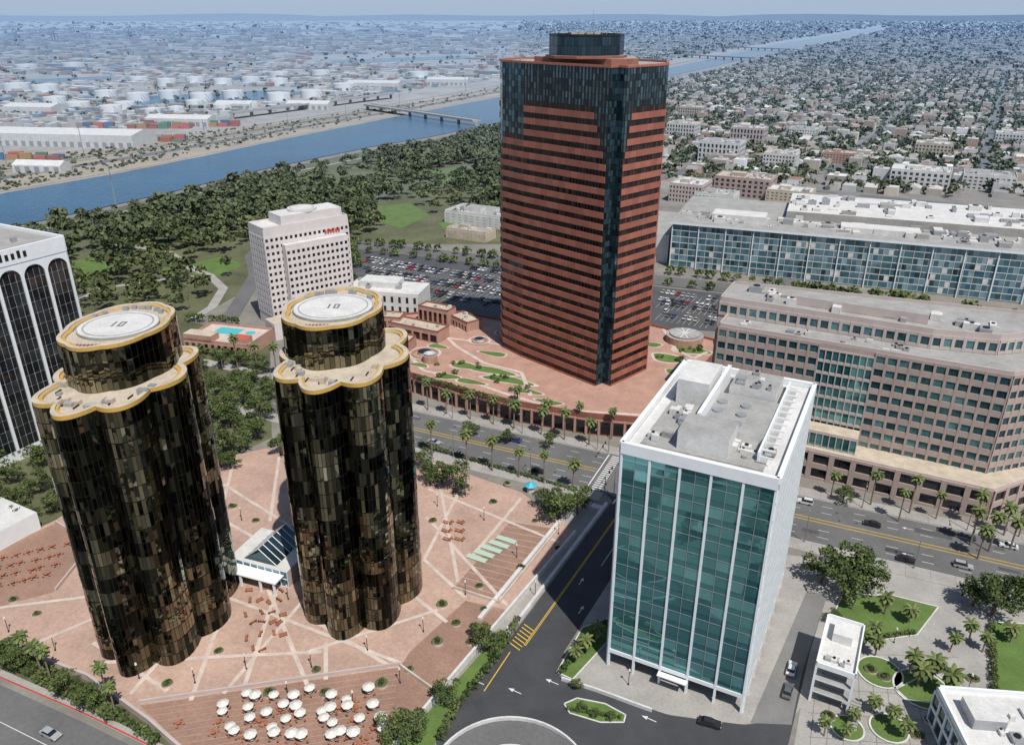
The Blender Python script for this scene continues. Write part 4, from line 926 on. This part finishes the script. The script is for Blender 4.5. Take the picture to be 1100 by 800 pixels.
mb=MB(); mb.cyl(0,0,.08,0,4,6,'mullion_dark'); mb.cyl(0,0,.28,4,4.45,10,'canvas',None,.2); mb.cyl(0,0,.2,0,.3,8,'mullion_dark'); ll=mb.mesh('plaza_lamp')
for u,v in ((210,735),(265,720),(335,718),(395,700),(455,680),(500,640),(555,600),(600,575),(470,545),(260,560),(150,730),(430,735),(310,750),(380,760),(60,700),(10,680),(575,640),(545,690),(900,690),(960,690),(1040,740),(885,745),(675,735),(520,560),(270,610),(310,645)): inst(ll,'plaza_lamp',G(u,v),.02 if u>620 else PZ)
mb=MB(); mb.cyl(0,0,.5,0,32,6,'metal_grey',None,.2); mb.box(-4,4,-.2,.2,24,24.5,'metal_grey'); mb.box(-3,3,-.2,.2,28,28.5,'metal_grey'); mp=mb.mesh('utility_pole')
for u,v in ((125,222),(8,180),(222,160),(430,120),(310,140),(90,165),(500,100),(372,128)): inst(mp,'utility_pole',G(u,v))
mb=MB(); mb.cyl(0,0,.14,0,6.5,8,'lamp_metal'); mb.bar((0,0),(7,0),6.2,6.35,-.06,.06,'lamp_metal')
for x in (4,6.6): mb.box(x-.18,x+.18,-.2,.2,5.3,6.2,'mullion_dark'); mb.cyl(x,-.22,.08,5.5,5.6,6,'paint_red')
ts=mb.mesh('traffic_signal')
for x,y,r in ((-21,-12.6,1.57),(0,12.6,-1.57),(-28,12.6,-1.57),(3,-12.6,1.57)): inst(ts,'traffic_signal',Bw(x,y),.15,BR+r)
mb=MB(G(570,528),rad(-20)); mb.cyl(0,0,1.2,0,2.4,8,'roof_white'); mb.cyl(0,0,2.0,2.4,3.6,8,'sign_cyan',None,.2); mb.obj('kiosk')
# ================= CARS =================
def car(ci,van=False):
    mb=MB(); paint='car_paint_%d'%ci; hw=.92
    body=[(-2.3,.35),(2.3,.35),(2.38,.62),(2.25,.86),(1.15,.98),(-1.75,1.0),(-2.3,.9),(-2.36,.6)]
    n=len(body); vs=[(x,-hw,z) for x,z in body]+[(x,hw,z) for x,z in body]
    mb.add(vs,[tuple(range(n)),tuple(range(2*n-1,n-1,-1))]+[(i,i+n,(i+1)%n+n,(i+1)%n) for i in range(n)],paint)
    h=1.48 if not van else 1.8; xr=-1.2 if not van else -2.0
    b=[(1.05,-.84,.985),(-1.75 if not van else -2.25,-.84,1.005),(-1.75 if not van else -2.25,.84,1.005),(1.05,.84,.985)]; t=[(.35,-.66,h),(xr,-.66,h),(xr,.66,h),(.35,.66,h)]
    mb.add(b+t,[(1,0,4,5),(2,1,5,6),(3,2,6,7),(0,3,7,4)],'car_glass')
    mb.add([(x*1.02,y*1.02,z-.06) for x,y,z in t]+[(x*1.02,y*1.02,z+.012) for x,y,z in t],[(0,1,5,4),(1,2,6,5),(2,3,7,6),(3,0,4,7),(7,6,5,4)],paint)
    for x in (-1.4,1.45):
        for y in (-.93,.73):
            vs=[(x+.33*cos(6.283*i/10),y,.33+.33*sin(6.283*i/10)) for i in range(10)]+[(x+.33*cos(6.283*i/10),y+.2,.33+.33*sin(6.283*i/10)) for i in range(10)]
            mb.add(vs,[tuple(range(10)),tuple(range(19,9,-1))]+[(i,i+10,(i+1)%10+10,(i+1)%10) for i in range(10)],'tyre')
    for y in (-.75,.5): mb.box(2.3,2.4,y,y+.25,.62,.76,'canvas'); mb.box(-2.4,-2.32,y,y+.25,.65,.8,'paint_red')
    return mb.mesh('car')
CM=[car(i) for i in range(7)]+[car(0,True),car(3,True),car(1,True)]
wts=[5,4,5,4,1,1,2,3,2,2]
lot=[(392,276),(545,293),(545,338),(475,328),(392,302)]; lot2=[(708,314),(772,320),(768,350),(708,347)]
for lo in (lot,lot2):
    ps=[G(*p) for p in lo]; x0=min(p[0] for p in ps);x1=max(p[0] for p in ps);y0=min(p[1] for p in ps);y1=max(p[1] for p in ps); c=((x0+x1)/2,(y0+y1)/2)
    for r in range(-16,17):
        yy=(r//2)*17+(r%2)*5.4
        for k in range(-45,46):
            xx=k*2.75; x,y=c[0]+E[0]*xx+N_[0]*yy,c[1]+E[1]*xx+N_[1]*yy
            if inpoly(x,y,ps) and random.random()<.82 and k%14:
                inst(random.choices(CM,wts)[0],'parked_car',(x,y),.22,ROT+(1.5708 if r%2 else -1.5708)+random.uniform(-.03,.03))
mb=MB()
for lo in (lot,lot2):
    ps=[G(*p) for p in lo]; x0=min(p[0] for p in ps);x1=max(p[0] for p in ps);y0=min(p[1] for p in ps);y1=max(p[1] for p in ps); c=((x0+x1)/2,(y0+y1)/2)
    for r in range(-8,9):
        for k in range(-45,46):
            a=ad(c,k*2.75+1.37,r*17+2.2)
            if inpoly(a[0],a[1],ps): mb.strip(ad(a,0,-10),a,.12,.24,'paint_white')
mb.obj('parking_marking')
for x,y,d in ((55,4,1),(78,-6.6,0),(90,8.5,1),(20,-6.6,0),(101,-10,0),(112,-10,0),(64,-10,0),(120,3,1),(-60,6.5,1),(-85,-6.5,0),(-110,3,1),(36,8,1),(135,-6,0),(-45,-9,0)):
    inst(random.choices(CM,wts)[0],'car',Bw(x,y),.03,BR+(math.pi if d else 0))
inst(CM[2],'car',G(762,778),.03,rad(-20)); inst(CM[0],'car',G(850,720),.04,rad(62)); inst(CM[3],'car',G(846,744),.04,rad(62)); inst(CM[1],'car',G(55,790),.04,rad(-25))
mb=MB()
for k in range(9): mb.strip(G(880+k*14,700+k*2),G(870+k*18,800),.15,.03+.002*k,'concrete_dark')
for k in range(8): mb.strip(G(868,700+k*13),G(1030,706+k*14),.12,.05+.001*k,'concrete_dark')
for u,v,r in ((945,722,5),(990,740,6),(955,782,4),(910,782,3.5)):
    c=G(u,v); mb.ring(c[0],c[1],r-.4,r,.25,24,'roof_white'); mb.cyl(c[0],c[1],r-.4,0,.2,24,'concrete','lawn')
mb.obj('circular_planter')
# ================= CAMERA / LIGHT =================
cam=bpy.data.cameras.new('camera'); co=bpy.data.objects.new('camera',cam); scene.collection.objects.link(co)
co.location=(0,0,H); co.rotation_euler=(math.pi/2-PT,0,0); cam.sensor_width=36; cam.lens=FP/1100*36; cam.clip_start=1; cam.clip_end=120000
scene.camera=co
EL=rad(58); sx,sy=.45,-.893
sun=bpy.data.lights.new('sun','SUN'); sun.energy=4.6; sun.angle=rad(.5); sun.color=(1,.96,.89)
so=bpy.data.objects.new('sun',sun); scene.collection.objects.link(so)
so.rotation_euler=Vector((sx*cos(EL),sy*cos(EL),sin(EL))).to_track_quat('Z','Y').to_euler()
w=bpy.data.worlds.new('World'); scene.world=w; w.use_nodes=True; nt=w.node_tree; N=nt.nodes; L=nt.links
sk=N.new('ShaderNodeTexSky'); sk.sky_type='NISHITA'; sk.sun_disc=False; sk.sun_elevation=EL; sk.sun_rotation=math.atan2(sx,sy); sk.air_density=1.0; sk.dust_density=.6; sk.ozone_density=2.0
tc=N.new('ShaderNodeTexCoord'); sp=N.new('ShaderNodeSeparateXYZ'); L.new(tc.outputs['Generated'],sp.inputs[0])
ab=N.new('ShaderNodeMath'); ab.operation='ABSOLUTE'; L.new(sp.outputs['Z'],ab.inputs[0])
su=N.new('ShaderNodeMath'); su.operation='SUBTRACT'; su.inputs[0].default_value=1; L.new(ab.outputs[0],su.inputs[1])
po=N.new('ShaderNodeMath'); po.operation='POWER'; L.new(su.outputs[0],po.inputs[0]); po.inputs[1].default_value=9
mx=N.new('ShaderNodeMix'); mx.data_type='RGBA'; L.new(po.outputs[0],mx.inputs[0]); L.new(sk.outputs[0],mx.inputs[6]); mx.inputs[7].default_value=(4.0,5.2,6.9,1)
L.new(mx.outputs[2],N['Background'].inputs[0]); N['Background'].inputs[1].default_value=.095
scene.view_settings.view_transform='Standard'; scene.view_settings.look='None'; scene.view_settings.exposure=0
